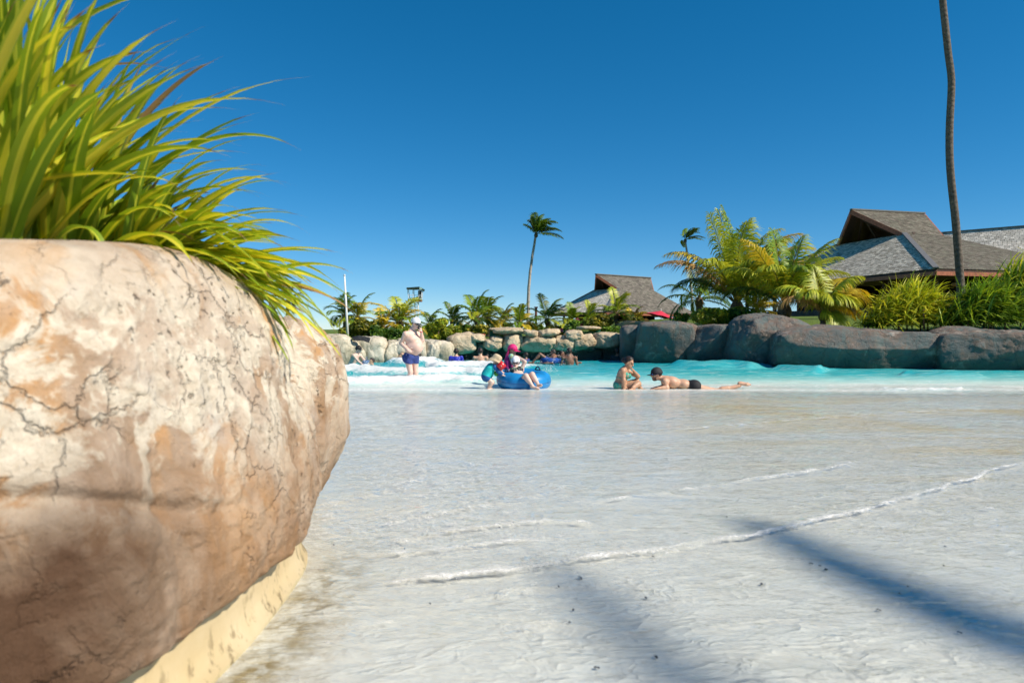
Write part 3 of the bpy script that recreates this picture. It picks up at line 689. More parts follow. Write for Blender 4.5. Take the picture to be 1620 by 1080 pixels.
# ================================================================== palms, shrubs, clumps
M_frond = leafmat('palm_frond', .30, .45); M_leaf = leafmat('shrub_leaf', .30, .5)
g = G('palm_bark'); ge = g.n('NewGeometry', 0); z = g.n('SeparateXYZ', 2, Vector=ge)
ring = g.math('SINE', g.math('ADD', g.math('MULTIPLY', z, 30.0), g.math('MULTIPLY', g.noise(4, 3, .5, ge), 5.0))); nz = g.noise(9, 5, .65, ge)
c = g.ramp(g.math('ADD', g.math('MULTIPLY', nz, .9), g.math('MULTIPLY', ring, .025)), [(.25, (.07, .052, .04)), (.5, (.155, .125, .10)), (.75, (.25, .21, .175))])
M_bark = g.out(g.pbr(c, .85, g.bump(g.math('ADD', g.math('MULTIPLY', ring, .25), nz), .5, .03), .2))
M_bark2 = plain('pale_palm_bark', (.40, .35, .30), .85, .3, 6, .4)
M_fibre = plain('palm_fibre', (.16, .105, .06), .9, .5, 18, .8)
vr = np.random.default_rng(91)
WIND = np.array([1.0, .15, 0.0])
TONES = dict(green=((.09, .19, .014), (.27, .37, .025)), lime=((.24, .33, .02), (.62, .60, .045)), gold=((.42, .36, .025), (.84, .58, .05)), dark=((.04, .09, .016), (.12, .20, .025)), dry=((.34, .19, .06), (.56, .34, .11)))

def frond(parent, base, az, el, L, tone, bend=1.0, wind=.3, ll=.55, droop=.5, nl=34, name='frond', blade=.045):
    d = np.array([math.cos(az)*math.cos(el), math.sin(az)*math.cos(el), math.sin(el)])
    n = 16; p = np.array(base, float); C = [p.copy()]; D = [d.copy()]
    for i in range(n):
        f = (i+1)/n; d = nrm(d+np.array([0, 0, -1])*bend*.15*f+WIND*wind*.11*f); p = p+d*L/n; C.append(p.copy()); D.append(d.copy())
    C = np.array(C); D = np.array(D); t = np.linspace(0, 1, n+1)
    V = []; F = []; K = []
    c0, c1 = (np.array(x) for x in TONES[tone]); rc = np.array((.30, .27, .05)) if tone != 'dry' else np.array((.3, .19, .09))
    # rachis: thin tapered three-sided rib
    for i in range(n+1):
        s = nrm(np.cross(D[i], (0, 0, 1))+1e-6); u = np.cross(s, D[i]); w = (.030*(1-t[i])+.006)*min(1, L/3+.3)
        for a in (s*w, u*w*.8, -s*w, -u*w*.8): V.append(C[i]+a); K.append(rc)
    for i in range(n):
        for k in range(4): F.append((i*4+k, i*4+(k+1) % 4, i*4+4+(k+1) % 4, i*4+4+k))
    for side in (-1, 1):
        for j in range(nl):
            f = .16+.84*(j+vr.uniform(-.3, .3))/nl; f = min(max(f, .12), .995)
            q = np.array([np.interp(f, t, C[:, i]) for i in range(3)]); dd = nrm(np.array([np.interp(f, t, D[:, i]) for i in range(3)]))
            s = nrm(np.cross(dd, (0, 0, 1))+1e-6); u = np.cross(s, dd)
            lf = ll*(math.sin(math.pi*min(1, (f*.86+.10)))**.7)*vr.uniform(.85, 1.1)
            e = nrm(s*side*(.85-.4*f)+dd*(.45+.55*f)+u*.22)
            e2 = nrm(e+np.array([0, 0, -droop*vr.uniform(.7, 1.3)])+WIND*wind*vr.uniform(.4, 1.0))
            e3 = nrm(e2+np.array([0, 0, -droop*1.1])+WIND*wind*.6)
            a = q; b = a+e*lf*.34; c = b+e2*lf*.36; g_ = c+e3*lf*.30; w = blade*(.75+.5*math.sin(math.pi*f))
            wv = nrm(np.cross(e2, u)+.3*dd)*w/2; wv0 = dd*w*.35
            m = len(V); V += [a-wv0, a+wv0, b-wv, b+wv, c-wv*.8, c+wv*.8, g_-wv*.12, g_+wv*.12]
            cc = c0+(c1-c0)*np.clip(vr.normal(.5, .28), 0, 1); K += [cc]*4+[cc*1.05]*2+[cc*.9+np.array([.05, .03, 0])]*2
            F += [(m, m+1, m+3, m+2), (m+2, m+3, m+5, m+4), (m+4, m+5, m+7, m+6)]
    return mesh_np(name, np.array(V), np.array(F), M_frond, parent, col=np.clip(np.array(K), 0, 1))

def palm(name, label, group, base, crown, r0, r1, fronds, swell=1.4, curve=None, fibre=True, cat='palm tree'):
    base = np.array(base, float); crown = np.array(crown, float)
    t = thing(name, base, label, cat, group)
    pts = [base-np.array([0, 0, .25])]; N = 18
    for i in range(N+1):
        f = i/N; q = base+(crown-base)*f
        if curve is not None: q = q+np.array(curve)*math.sin(math.pi*f)
        pts.append(q+np.array([.012*math.sin(i*2.1), 0, 0])*r0*6)
    rad = [r0*swell]+[r0*(swell-(swell-1)*min(1, i/3))*(1-i/N)+r1*i/N for i in range(N+1)]
    m = MB(); m.tube(pts, np.array(rad), 12); tr = m.build('trunk', M_bark2 if base[1] > 60 else M_bark, t, True)
    if fibre:
        m = MB(); h = max(.25, r1*3.2); k = np.array([crown-np.array([0, 0, h*.8])+np.array([0, 0, h*1.3])*x for x in np.linspace(0, 1, 6)]); m.tube(k, np.array([1.05, 1.5, 1.7, 1.5, 1.1, .5])*r1*1.05, 10)
        m.build('leaf_sheath', M_fibre, t, True)
    for f in fronds: frond(t, crown+np.array([0, 0, .02]), **f)
    return t

def crownset(n, L, tones, el=(-20, 85), bend=(.7, 1.3), wind=.35, ll=.5, droop=.5, nl=26, seed=0, blade=.045, azr=None):
    r = np.random.default_rng(seed); out = []
    for i in range(n):
        f = (i+.5)/n; e = el[1]+(el[0]-el[1])*f**.85; az = i*2.39996+r.uniform(-.3, .3)
        if azr is not None: az = R(r.uniform(*azr))
        out.append(dict(az=az, el=R(e+r.uniform(-8, 8)), L=L*r.uniform(.85, 1.1), tone=tones[int(f*len(tones)*.999)] if r.random() > .25 else tones[r.integers(len(tones))], bend=r.uniform(*bend), wind=wind*r.uniform(.6, 1.3), ll=ll*r.uniform(.85, 1.15), droop=droop, nl=nl, blade=blade))
    return out

# --- tall thin coconut palms
def onground(px, Y): x = (px-810)/FPX*Y; return np.array([x, Y, gz(x, Y)])
b = onground(836, 78); palm('coconut_palm', 'tall thin coconut palm with a small windblown crown against the sky near the centre', 'tall coconut palms', b, P(848, 371, 78), .20, .13,
     [dict(az=R(az), el=R(el), L=L, tone=t_, bend=.8, wind=w*1.2, ll=1.05, droop=.8, nl=40, blade=.075) for az, el, L, t_, w in [(150, 80, 2.6, 'dark', .3), (170, 62, 1.9, 'dark', .5), (90, 84, 2.7, 'green', .6), (40, 72, 2.8, 'green', .7), (10, 62, 2.9, 'dark', .8), (-20, 55, 2.9, 'green', .8), (20, 38, 2.9, 'green', .8), (-10, 30, 3.0, 'dark', .8), (5, 12, 3.2, 'dark', .6), (-40, 5, 2.9, 'green', .8), (200, 70, 2.0, 'dark', .4), (-70, 60, 2.5, 'green', .8), (60, 50, 2.6, 'dark', .8), (185, 45, 1.8, 'dark', .7)]], 1.3, (-.35, 0, 0))
b = onground(1097, 72); palm('coconut_palm', 'thin coconut palm with a tiny dark crown behind the big golden palm', 'tall coconut palms', b, P(1084, 380, 72), .15, .10,
     crownset(13, 1.9, ['dark', 'dark', 'green'], (0, 85), (.5, .9), .9, .6, .5, 20, 6, .085, (-70, 130)), 1.3, (.12, 0, 0))
# the big trunk that crosses the right of the picture, crown above the frame
Yt = 27.0; b = onground(1521, Yt)
tp = thing('coconut_palm', b, 'tall bare palm trunk rising out of the top of the picture at the right', 'palm tree', 'tall coconut palms')
tr_px = [(1521, 520), (1520, 455), (1516, 400), (1511, 340), (1505, 290), (1502, 250), (1502, 200), (1505, 150), (1506, 120), (1501, 95), (1497, 55), (1492, 10), (1488, -40), (1484, -100), (1480, -160)]
pts = np.array([P(x, y, Yt) for x, y in tr_px]); m = MB(); pts = spline(pts, 60); m.tube(pts, np.linspace(.150, .118, 60), 14); m.build('trunk', M_bark, tp, True)
cr = pts[-1]
fr_ = crownset(16, 4.2, ['green', 'dark', 'green', 'dry'], (-35, 85), (.8, 1.3), .5, .7, .6, 30, 8, .05)
for f in fr_: frond(tp, cr, **f)
frond(tp, cr, R(6), R(-30), 4.05, 'dry', 1.1, .1, .6, .8, 34)
# --- the palms over the right-hand wall
def young(label, px, py, Y, fl, seed=0, r0=.16):
    c = P(px, py, Y); b = np.array([c[0], c[1], gz(c[0], c[1])]); b[2] = min(b[2], c[2]-.25)
    return palm('young_palm', label, 'young coconut palms behind the walls', b, c, r0, r0*.9, fl, 1.25)
F1 = [dict(az=R(a), el=R(e), L=l, tone=t, bend=bd, wind=w, ll=1.15, droop=.80, nl=64, blade=.042) for a, e, l, t, bd, w in [
 (95, 84, 4.3, 'green', .35, -.25), (140, 80, 4.2, 'lime', .6, .1), (60, 76, 4.2, 'lime', .6, .2), (200, 72, 4.0, 'lime', .7, .2), (20, 74, 4.1, 'lime', .9, .3), (-30, 70, 4.0, 'gold', 1.0, .35), (250, 74, 3.6, 'lime', .9, .25),
 (180, 50, 4.0, 'dry', 1.05, .0), (176, 58, 3.9, 'gold', 1.15, .1), (220, 55, 3.4, 'lime', 1.2, .2), (10, 55, 4.1, 'gold', 1.1, .4), (-5, 62, 4.2, 'gold', 1.0, .4), (-60, 55, 3.4, 'green', 1.2, .3), (300, 66, 3.6, 'lime', 1.0, .2), (45, 50, 3.6, 'dark', 1.2, .3), (150, 45, 3.2, 'dark', 1.3, .1), (-90, 60, 3.0, 'lime', 1.2, .2), (30, 66, 4.0, 'gold', .8, .35)]]
young('largest golden-green palm with wide fronds and one orange drooping frond at left', 1166, 484, 28.5, F1, r0=.20)
F2 = [dict(az=R(a), el=R(e), L=l, tone=t, bend=bd, wind=w, ll=1.0, droop=.75, nl=58, blade=.042) for a, e, l, t, bd, w in [
 (120, 82, 3.0, 'green', .5, .0), (40, 74, 3.1, 'lime', .5, .2), (15, 56, 3.2, 'lime', .7, .25), (0, 44, 2.7, 'gold', 1.0, .25), (-30, 55, 2.6, 'lime', 1.1, .2), (200, 66, 3.2, 'gold', .9, .0), (175, 55, 3.0, 'lime', 1.2, .0), (230, 60, 2.6, 'lime', 1.3, .0), (-90, 62, 2.4, 'green', 1.3, .1), (270, 45, 2.0, 'gold', 1.5, .0), (150, 40, 2.6, 'dark', 1.3, .1), (80, 60, 2.8, 'dark', 1.0, .2), (-60, 40, 2.0, 'lime', 1.5, .1), (-10, 66, 3.2, 'lime', .6, .2)]]
young('middle young palm with lime green fronds beside the boulder peak', 1241, 487, 25.6, F2, r0=.17)
F3 = [dict(az=R(a), el=R(e), L=l, tone=t, bend=bd, wind=w, ll=.85, droop=.95, nl=54, blade=.036) for a, e, l, t, bd, w in [
 (8, 52, 1.9, 'gold', 1.2, .2), (-12, 46, 1.8, 'gold', 1.5, .2), (40, 60, 2.0, 'gold', .8, .3), (100, 74, 1.9, 'lime', .7, .1), (165, 55, 1.9, 'lime', 1.2, .0), (190, 40, 1.9, 'dry', 1.3, .0), (-60, 50, 1.4, 'lime', 1.6, .1), (-100, 55, 1.4, 'lime', 1.6, .1), (220, 55, 1.6, 'lime', 1.4, .0), (20, 30, 1.6, 'gold', 1.3, .2), (-30, 66, 1.8, 'lime', 1.0, .2), (-80, 15, .9, 'lime', 1.5, .1)]]
young('smallest orange-gold palm on the ledge with arching fronds, left of the shingled house', 1302, 497, 23.6, F3, r0=.10)
young('little bushy palm tucked between the two largest palms', 1196, 494, 27.4, crownset(14, 1.5, ['lime', 'gold', 'green'], (5, 85), (.9, 1.5), .15, .5, .6, 26, 12, .045), r0=.10)
young('dark shaded palm behind the left side of the largest golden palm', 1106, 475, 34, crownset(14, 2.3, ['dark', 'green', 'dark'], (-10, 80), (.9, 1.4), .3, .6, .6, 28, 13, .05), r0=.14)
# --- row of young palms beyond the far wall
ROW = [(455, 478, 38, 1.3, 11, ['dark'], 'small dark palm showing just above the rock planter edge'),
 (545, 500, 40, 1.6, 12, ['dark', 'green'], 'dark palm left of the white pole'), (566, 503, 40, 1.7, 12, ['green', 'lime', 'gold'], 'swept palm crown right of the white pole'),
 (633, 512, 31, 1.75, 16, ['lime', 'gold', 'green', 'gold'], 'bright yellow-green palm rising left of the lifeguard chair mast'), (606, 519, 30, 1.15, 9, ['gold', 'gold', 'lime'], 'low golden palm drooping above the clipped hedge'),
 (680, 516, 42, 1.3, 10, ['dark', 'green'], 'small dark palm peeping over the yellow shrub'), (716, 508, 38, 1.3, 12, ['dark', 'green', 'gold'], 'dark palm left of the tallest far palm cluster'),
 (754, 504, 34, 1.6, 14, ['green', 'lime', 'dark'], 'full green palm above the big pale boulder'), (772, 505, 36, 1.55, 13, ['lime', 'green', 'gold'], 'light green palm beside the full palm'),
 (796, 510, 38, 1.3, 12, ['green', 'gold', 'dark'], 'green palm above the stone ledge with the green fence'), (823, 512, 33, 1.15, 12, ['lime', 'green', 'gold'], 'light palm just left of the tall thin palm trunk'),
 (866, 507, 35, 1.55, 13, ['dark', 'green', 'lime'], 'dark green palm right of the brown post'), (905, 509, 40, 1.15, 13, ['green', 'lime', 'gold'], 'palm in front of the left end of the grey roof'),
 (934, 507, 40, 1.2, 13, ['lime', 'green', 'gold'], 'palm before the pale hip of the grey roof'), (975, 497, 36, 1.5, 15, ['lime', 'green', 'dark'], 'large leafy palm under the grey roof centre'),
 (1003, 512, 36, 1.2, 9, ['gold', 'dry', 'green'], 'low palm with orange drooping frond right of the flower bush')]
for i, (px, py, Y, L, n, tn_, lab) in enumerate(ROW):
    young(lab, px, py, Y, crownset(n, L, tn_, (-12, 84), (.8, 1.4), .35, .50*L/1.5, .5, 24, 40+i, .05), r0=.10)

# --- shrubs made of many single leaves
def shrub(name, label, px, py, Y, rx, rz, n, ls, cols, seed, group='shrubs beyond the walls', flowers=0, long=1.8, cat='shrub'):
    r = np.random.default_rng(seed); c = P(px, py, Y); gzz = min(gz(c[0], c[1]), c[2]-.1)
    t = thing(name, (c[0], c[1], gzz), label, cat, group)
    nlob = 14; lc = r.normal(size=(nlob, 3)); lc /= np.linalg.norm(lc, axis=1)[:, None]; lc *= r.uniform(.35, .78, (nlob, 1)); lr_ = r.uniform(.28, .46, nlob)
    k = r.integers(nlob, size=n); d = r.normal(size=(n, 3)); d /= np.linalg.norm(d, axis=1)[:, None]
    p = (lc[k]+d*(lr_[k]*r.uniform(.55, 1.08, n)**.6)[:, None])*np.array([rx, rx*.75, rz]); p[:, 2] = np.maximum(p[:, 2], -rz*.95)
    nr_ = d+r.normal(size=(n, 3))*.55+np.array([0, 0, .35]); nr_ /= np.linalg.norm(nr_, axis=1)[:, None]
    a = np.cross(nr_, r.normal(size=(n, 3))); a /= np.linalg.norm(a, axis=1)[:, None]; b_ = np.cross(nr_, a)
    s = ls*r.uniform(.6, 1.3, n)[:, None]
    q = p+c
    V = np.stack([q-a*s*long/2, q-b_*s*.5+nr_*s*.12, q+a*s*long/2-nr_*s*.25, q+b_*s*.5+nr_*s*.12], 1).reshape(-1, 3)
    F = np.arange(4*n).reshape(-1, 4); cl = np.array(cols)[r.integers(len(cols), size=n)]*r.uniform(.6, 1.3, (n, 1))
    tint = .75+.5*(k % 3 == 0)[:, None]*np.array([1, .8, .5])
    mesh_np('foliage', V, F, M_leaf, t, smooth=False, col=np.repeat(np.clip(cl*tint, 0, 1), 4, 0))
    m = MB()
    for i in range(6):
        e = c+lc[i]*np.array([rx, rx*.75, rz])*.8; b0 = np.array([c[0]+r.normal()*.08, c[1]+r.normal()*.08, gzz-.1]); m.tube([b0, b0*.5+e*.5+r.normal(size=3)*.05, e], [.03, .022, .01], 6)
    m.build('stem', M_fibre, t, True)
    for i in range(flowers):
        j = r.integers(n); m = MB(); w = p[j]+c+nr_[j]*.04+np.array([0, -.10, .03])
        for a_ in range(5):
            an = a_*1.2566; e1 = np.array([math.cos(an), 0, math.sin(an)]); e2 = np.array([-math.sin(an), 0, math.cos(an)]); m.add([w, w+e1*.06+e2*.035+[0, -.03, 0], w+e1*.11, w+e1*.06-e2*.035+[0, -.03, 0]], [(0, 1, 2, 3)])
        m.build('flower', M_flower, t)
    return t
M_flower = plain('pink_flower', (.72, .09, .22), .6, .2, 20, .05)
DG = [(.06, .15, .015), (.12, .24, .02), (.18, .30, .025)]; YG = [(.32, .40, .025), (.52, .52, .04), (.20, .30, .02)]; OL = [(.26, .28, .025), (.42, .37, .04), (.14, .18, .02)]
for i, (px, py, Y, rx, rz, n, ls, cols, lab) in enumerate([
 (556, 527, 30, .75, .42, 1500, .10, OL, 'olive shrub at the foot of the white pole'), (580, 520, 29.5, .75, .48, 1800, .10, OL, 'olive-yellow hedge above the draped rock'),
 (604, 528, 28.5, .65, .42, 1700, .10, DG, 'dark green hedge right of the black cloth on the rock'), (626, 534, 27, .52, .40, 1600, .09, DG, 'dense dark green shrub behind the elbow of the standing man'),
 (548, 544, 26.4, .5, .22, 900, .08, DG, 'low green creeper over the left wall top'), (640, 528, 29, .5, .4, 1100, .1, YG, 'yellow-green shrub behind the standing man'),
 (694, 524, 27, .60, .50, 2400, .085, YG, 'bright yellow bamboo-leaved shrub right of the standing man'), (716, 527, 27.4, .45, .42, 1500, .085, YG, 'small yellow-green shrub beside the big pale boulder'),
 (798, 529, 27.6, .30, .20, 700, .07, DG, 'small green shrub in front of the green fence'), (905, 520, 31, .55, .40, 1600, .09, DG, 'flowering bush with pink blossoms in front of the grey roof'),
 (880, 522, 32, .5, .32, 1200, .09, OL, 'dusty bush under the dark green palm'), (950, 512, 31, .75, .55, 2000, .09, OL, 'loose tall bush with pale leaves left of the flower bed'),
 (972, 525, 28.5, .75, .38, 2400, .08, DG, 'round dark green bush on the wall below the leafy palm'), (1007, 515, 33, .5, .42, 1200, .09, OL, 'twiggy bush left of the red parasol'),
 (1020, 524, 30, .4, .25, 900, .08, OL, 'small dull bush under the red parasol'), (1118, 500, 26, .75, .40, 2600, .09, YG, 'glossy yellow-green bush at the foot of the largest palm'),
 (1150, 502, 26.4, .75, .42, 2600, .09, DG, 'glossy dark bush behind the left ledge of the dark wall'), (1180, 503, 25.6, .5, .35, 1500, .09, DG, 'dark leafy bush behind the boulder peak'),
 (842, 520, 34, .5, .3, 900, .09, DG, 'dark bush behind the stacked slabs'), (760, 520, 31, .6, .3, 900, .09, OL, 'dry bush under the full green palm'), (735, 522, 33, .45, .3, 800, .09, DG, 'dark bush left of the full green palm'), (1080, 503, 30, .4, .3, 900, .08, YG, 'yellow-green bush right of the red parasol')]):
    shrub('shrub', lab, px, py, Y, rx, rz, n, ls, cols, 500+i, flowers=9 if 'pink' in lab else 0, long=2.6 if 'bamboo' in lab else 1.8)

# --- strap-leaved clumps over the right-hand wall
M_blade = leafmat('clump_blade', .35, .42)
def clump(label, px, py, Y, spread, n, L, cols, seed, el=(-5, 85), droop=1.1, w=.055, tall=.8):
    r = np.random.default_rng(seed); c = P(px, py, Y); t = thing('strap_leaf_clump', c, label, 'plant', 'strap-leaved clumps on the right wall')
    nseg = 7; V = np.zeros((n, nseg+1, 2, 3)); K = np.zeros((n, nseg+1, 2, 3))
    b = c+np.stack([r.normal(size=n)*spread, r.normal(size=n)*spread*.45, np.zeros(n)], 1); rise = r.uniform(0, 1, n)*tall*(1-np.clip(np.abs(b[:, 0]-c[0])/(spread*2.6), 0, 1)**2); b[:, 2] += rise
    az = r.uniform(0, 2*math.pi, n); e = np.radians(r.uniform(*el, n)); d = np.stack([np.cos(az)*np.cos(e), np.sin(az)*np.cos(e), np.sin(e)], 1); d[:, 0] += .25
    LL = L*r.uniform(.55, 1.1, n); p = b.copy(); cc = np.array(cols)[r.integers(len(cols), size=n)]*r.uniform(.7, 1.25, (n, 1))
    for i in range(nseg+1):
        f = i/nseg; s = np.stack([-np.sin(az), np.cos(az), 0*az], 1)+.4*r.normal(size=(n, 1))*np.array([0, 0, 1]); wd_ = w*(1-f**2*.92)*(.6+.4*min(1, f*3))
        V[:, i, 0] = p-s*wd_/2; V[:, i, 1] = p+s*wd_/2; K[:, i] = (cc*(.8+.35*f))[:, None, :]
        d = d+np.array([.02, 0, -droop*.13*(.4+f)]); d /= np.linalg.norm(d, axis=1)[:, None]; p = p+d*(LL/nseg)[:, None]
    base = (np.arange(n)*(nseg+1)*2)[:, None]+np.arange(nseg)[None, :]*2; F = np.stack([base, base+1, base+3, base+2], -1).reshape(-1, 4)
    mesh_np('foliage', V.reshape(-1, 3), F, M_blade, t, col=np.clip(K.reshape(-1, 3), 0, 1))
    m = MB()
    for i in range(8): q = b[r.integers(n)]; m.tube([[q[0], q[1], c[2]-.3], q], [.03, .02], 6)
    m.build('stem', M_fibre, t, True); return t
CL = [(.54, .56, .03), (.74, .68, .05), (.34, .42, .025)]; CG = [(.18, .31, .025), (.36, .46, .03), (.11, .20, .02)]
clump('bright yellow-green strap-leaved clump on the wall left of the palm trunk', 1440, 512, 22.8, .58, 1900, .95, CL, 601, tall=.95)
clump('low dark clump at the left foot of the yellow-green clump', 1385, 517, 23.0, .28, 260, .5, CG, 602, tall=.15)
clump('big dark green strap-leaved clump right of the palm trunk', 1560, 512, 22.0, .55, 1600, 1.0, CG, 603, tall=.95)
clump('tall strap-leaved clump cut by the right edge of the picture', 1640, 508, 22.4, .70, 2200, 1.15, CG+CL[:2], 604, tall=1.75)
clump('small clump of strap leaves in front of the palm trunk foot', 1508, 515, 22.4, .30, 420, .7, CG+CL[:1], 605, tall=.35)
# ================================================================== shingled pavilions
M_shA = vcol('silver_shingle', .8, .3, 12, .25, .3)
M_beam = plain('dark_timber', (.085, .042, .028), .7, .35, 9, .3)
M_fascia = plain('red_timber_fascia', (.40, .13, .065), .6, .25, 7, .2)
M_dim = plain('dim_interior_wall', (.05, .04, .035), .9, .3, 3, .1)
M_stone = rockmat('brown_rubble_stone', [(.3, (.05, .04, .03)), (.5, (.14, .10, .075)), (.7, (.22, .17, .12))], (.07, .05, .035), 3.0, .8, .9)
hr = np.random.default_rng(5)
def shingle_face(mb, A, B, C, D, sw, sh, cols, lift=.009):
    """courses of shingles over the quad A-B (eave) to D-C (top)"""
    A, B, C, D = (np.asarray(q, float) for q in (A, B, C, D)); n = nrm(np.cross(B-A, D-A)); n = n if n[2] > 0 else -n
    hgt = .5*(np.linalg.norm(D-A)+np.linalg.norm(C-B)); nr = max(1, int(hgt/sh))
    for r in range(nr):
        f0 = r/nr; f1 = min(1, (r+1.25)/nr); a0 = A+(D-A)*f0; b0 = B+(C-B)*f0; a1 = A+(D-A)*f1; b1 = B+(C-B)*f1
        L = np.linalg.norm(b0-a0); nc = max(1, int(L/sw)); sh_ = .5*(r % 2)
        for c in range(nc+1):
            t0 = np.clip((c-sh_+.04)/nc, 0, 1); t1 = np.clip((c+1-sh_-.04)/nc, 0, 1)
            if t1-t0 < .2/nc: continue
            j = hr.uniform(-.02, .02)*(1 if r else 0); th = lift*hr.uniform(.6, 1.5)
            q = [a0+(b0-a0)*t0, a0+(b0-a0)*t1, a1+(b1-a1)*t1, a1+(b1-a1)*t0]; dn = nrm(a0-a1)*j
            lo = [q[0]+dn, q[1]+dn, q[2], q[3]]; hi = [lo[0]+n*(th+.012), lo[1]+n*(th+.012), lo[2]+n*.012, lo[3]+n*.012]
            mb.add(hi+lo[:2], [(0, 1, 2, 3), (4, 5, 1, 0)], tuple(np.array(cols[hr.integers(len(cols))])*hr.uniform(.75, 1.2)))
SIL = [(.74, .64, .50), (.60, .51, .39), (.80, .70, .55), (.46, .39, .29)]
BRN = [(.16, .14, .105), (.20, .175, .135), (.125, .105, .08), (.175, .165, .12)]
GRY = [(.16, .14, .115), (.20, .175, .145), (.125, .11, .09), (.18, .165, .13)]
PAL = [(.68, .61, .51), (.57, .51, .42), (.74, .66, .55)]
def pavilion(label, C, u, v, L, W, ze, ag, bg, zg, rid0, rid1, zr, colsL, colsR, sw, sh, base_z, ag2=None):
    u = np.array([*u, 0.]); v = np.array([*v, 0.]); C = np.array([*C, 0.]); ag2 = ag if ag2 is None else ag2
    Q = lambda a, b, z: C+u*a+v*b+np.array([0, 0, z])
    t = thing('pavilion', Q(L/2, W/2, base_z), label, 'building', 'shingle-roofed pavilions')
    e = [Q(0, 0, ze), Q(L, 0, ze), Q(L, W, ze), Q(0, W, ze)]; k = [Q(ag, bg, zg), Q(L-ag2, bg, zg), Q(L-ag2, W-bg, zg), Q(ag, W-bg, zg)]
    r0, r1 = Q(rid0, W/2, zr), Q(rid1, W/2, zr); dz = np.array([0, 0, -.07])
    m = MB(); V = [*e, *k, r0, r1]; F = [(0, 1, 5, 4), (1, 2, 6, 5), (2, 3, 7, 6), (3, 0, 4, 7), (4, 5, 9, 8), (6, 7, 8, 9)]
    n_ = len(V); m.add([q+dz for q in V]+[q+dz*3.2 for q in V], F+[tuple(i+n_ for i in f[::-1]) for f in F]+[(0, 10, 11, 1), (1, 11, 12, 2), (2, 12, 13, 3), (3, 13, 10, 0), (4, 8, 18, 14), (8, 7, 17, 18), (5, 15, 19, 9), (9, 19, 16, 6)])
    roof = m.build('roof', M_beam, t)
    def sh_part(q, cols): mb = MB(); shingle_face(mb, *q, sw, sh, cols); tag(mb.build('shingles', M_shA, roof), kind='stuff')
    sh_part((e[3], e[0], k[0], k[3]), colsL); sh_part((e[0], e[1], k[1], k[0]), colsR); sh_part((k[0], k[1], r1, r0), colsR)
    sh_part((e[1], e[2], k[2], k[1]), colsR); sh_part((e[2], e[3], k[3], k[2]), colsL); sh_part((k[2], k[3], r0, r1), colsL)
    for a, b in ((e[0], k[0]), (e[3], k[3])):
        m = MB(); m.beam(a+np.array([0, 0, .05]), b+np.array([0, 0, .05]), sw*1.1, .09, col=(.16, .16, .165)); m.build('hip_cap', M_shA, roof)
    m = MB(); m.beam(r0+[0, 0, .04], r1+[0, 0, .04], sw, .1, col=(.2, .19, .17)); m.build('ridge_cap', M_shA, roof)
    for a, b in ((r0, k[0]), (r0, k[3]), (r1, k[1]), (r1, k[2])):
        m = MB(); m.beam(a+dz*2.2, b+dz*2.2, .12, .30); m.build('verge_board', M_fascia, roof)
    for i in range(4):
        a, b = e[i]-[0, 0, .26], e[(i+1) % 4]-[0, 0, .26]; m = MB(); m.beam(a, b, .10, .22); m.build('fascia', M_fascia, roof)
    # timbers inside the open gable
    kk = (k[0]+k[3])/2; m = MB(); m.beam(k[0]+u*.8, k[3]+u*.8, .18, .22); m.build('tie_beam', M_beam, roof)
    m = MB(); m.beam(kk+u*.8, r0+u*1.0-[0, 0, .3], .16, .16); m.build('king_post', M_beam, roof)
    for s in (k[0], k[3]):
        m = MB(); m.beam((kk*.4+s*.6)+u*.8, r0+u*.9-[0, 0, .7], .12, .14); m.build('brace', M_beam, roof)
    m = MB(); m.add([k[0]+u*2.2-[0, 0, .15], k[3]+u*2.2-[0, 0, .15], r0+u*2.6-[0, 0, .3], k[0]+u*2.3-[0, 0, .15], k[3]+u*2.3-[0, 0, .15], r0+u*2.7-[0, 0, .3]], [(0, 1, 2), (3, 5, 4), (0, 3, 4, 1), (1, 4, 5, 2), (2, 5, 3, 0)]); m.build('gable_screen', M_beam, t)
    # posts, low stone walls, dim back wall
    ins = 1.2; nP = max(3, int(L/3.6)); nQ = max(3, int(W/3.6))
    for i in range(nP+1):
        for b in (ins, W-ins):
            m = MB(); q = Q(ins+(L-2*ins)*i/nP, b, 0); m.beam(q+[0, 0, base_z-.3], q+[0, 0, ze-.1+.25], .24, .24, (0, 1, 0)); m.build('post', M_beam, t)
    for i in range(1, nQ):
        for a in (ins, L-ins):
            m = MB(); q = Q(a, ins+(W-2*ins)*i/nQ, 0); m.beam(q+[0, 0, base_z-.3], q+[0, 0, ze+.15], .24, .24, (0, 1, 0)); m.build('post', M_beam, t)
    m = MB()
    for a, b in ((Q(ins, ins, 0), Q(L-ins, ins, 0)), (Q(ins, ins, 0), Q(ins, W-ins, 0))):
        m.beam(a+[0, 0, base_z+.15], b+[0, 0, base_z+.15], .32, 1.3)
    m.build('low_stone_wall', M_stone, t)
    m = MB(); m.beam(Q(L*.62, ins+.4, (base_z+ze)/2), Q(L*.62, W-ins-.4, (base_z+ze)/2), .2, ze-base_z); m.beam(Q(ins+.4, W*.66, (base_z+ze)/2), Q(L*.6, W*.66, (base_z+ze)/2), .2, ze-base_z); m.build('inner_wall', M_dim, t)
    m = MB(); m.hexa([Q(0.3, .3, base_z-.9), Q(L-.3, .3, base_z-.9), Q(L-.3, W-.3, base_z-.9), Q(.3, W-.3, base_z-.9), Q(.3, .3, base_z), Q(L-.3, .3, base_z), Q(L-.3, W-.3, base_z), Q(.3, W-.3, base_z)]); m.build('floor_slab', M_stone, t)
    return t, Q
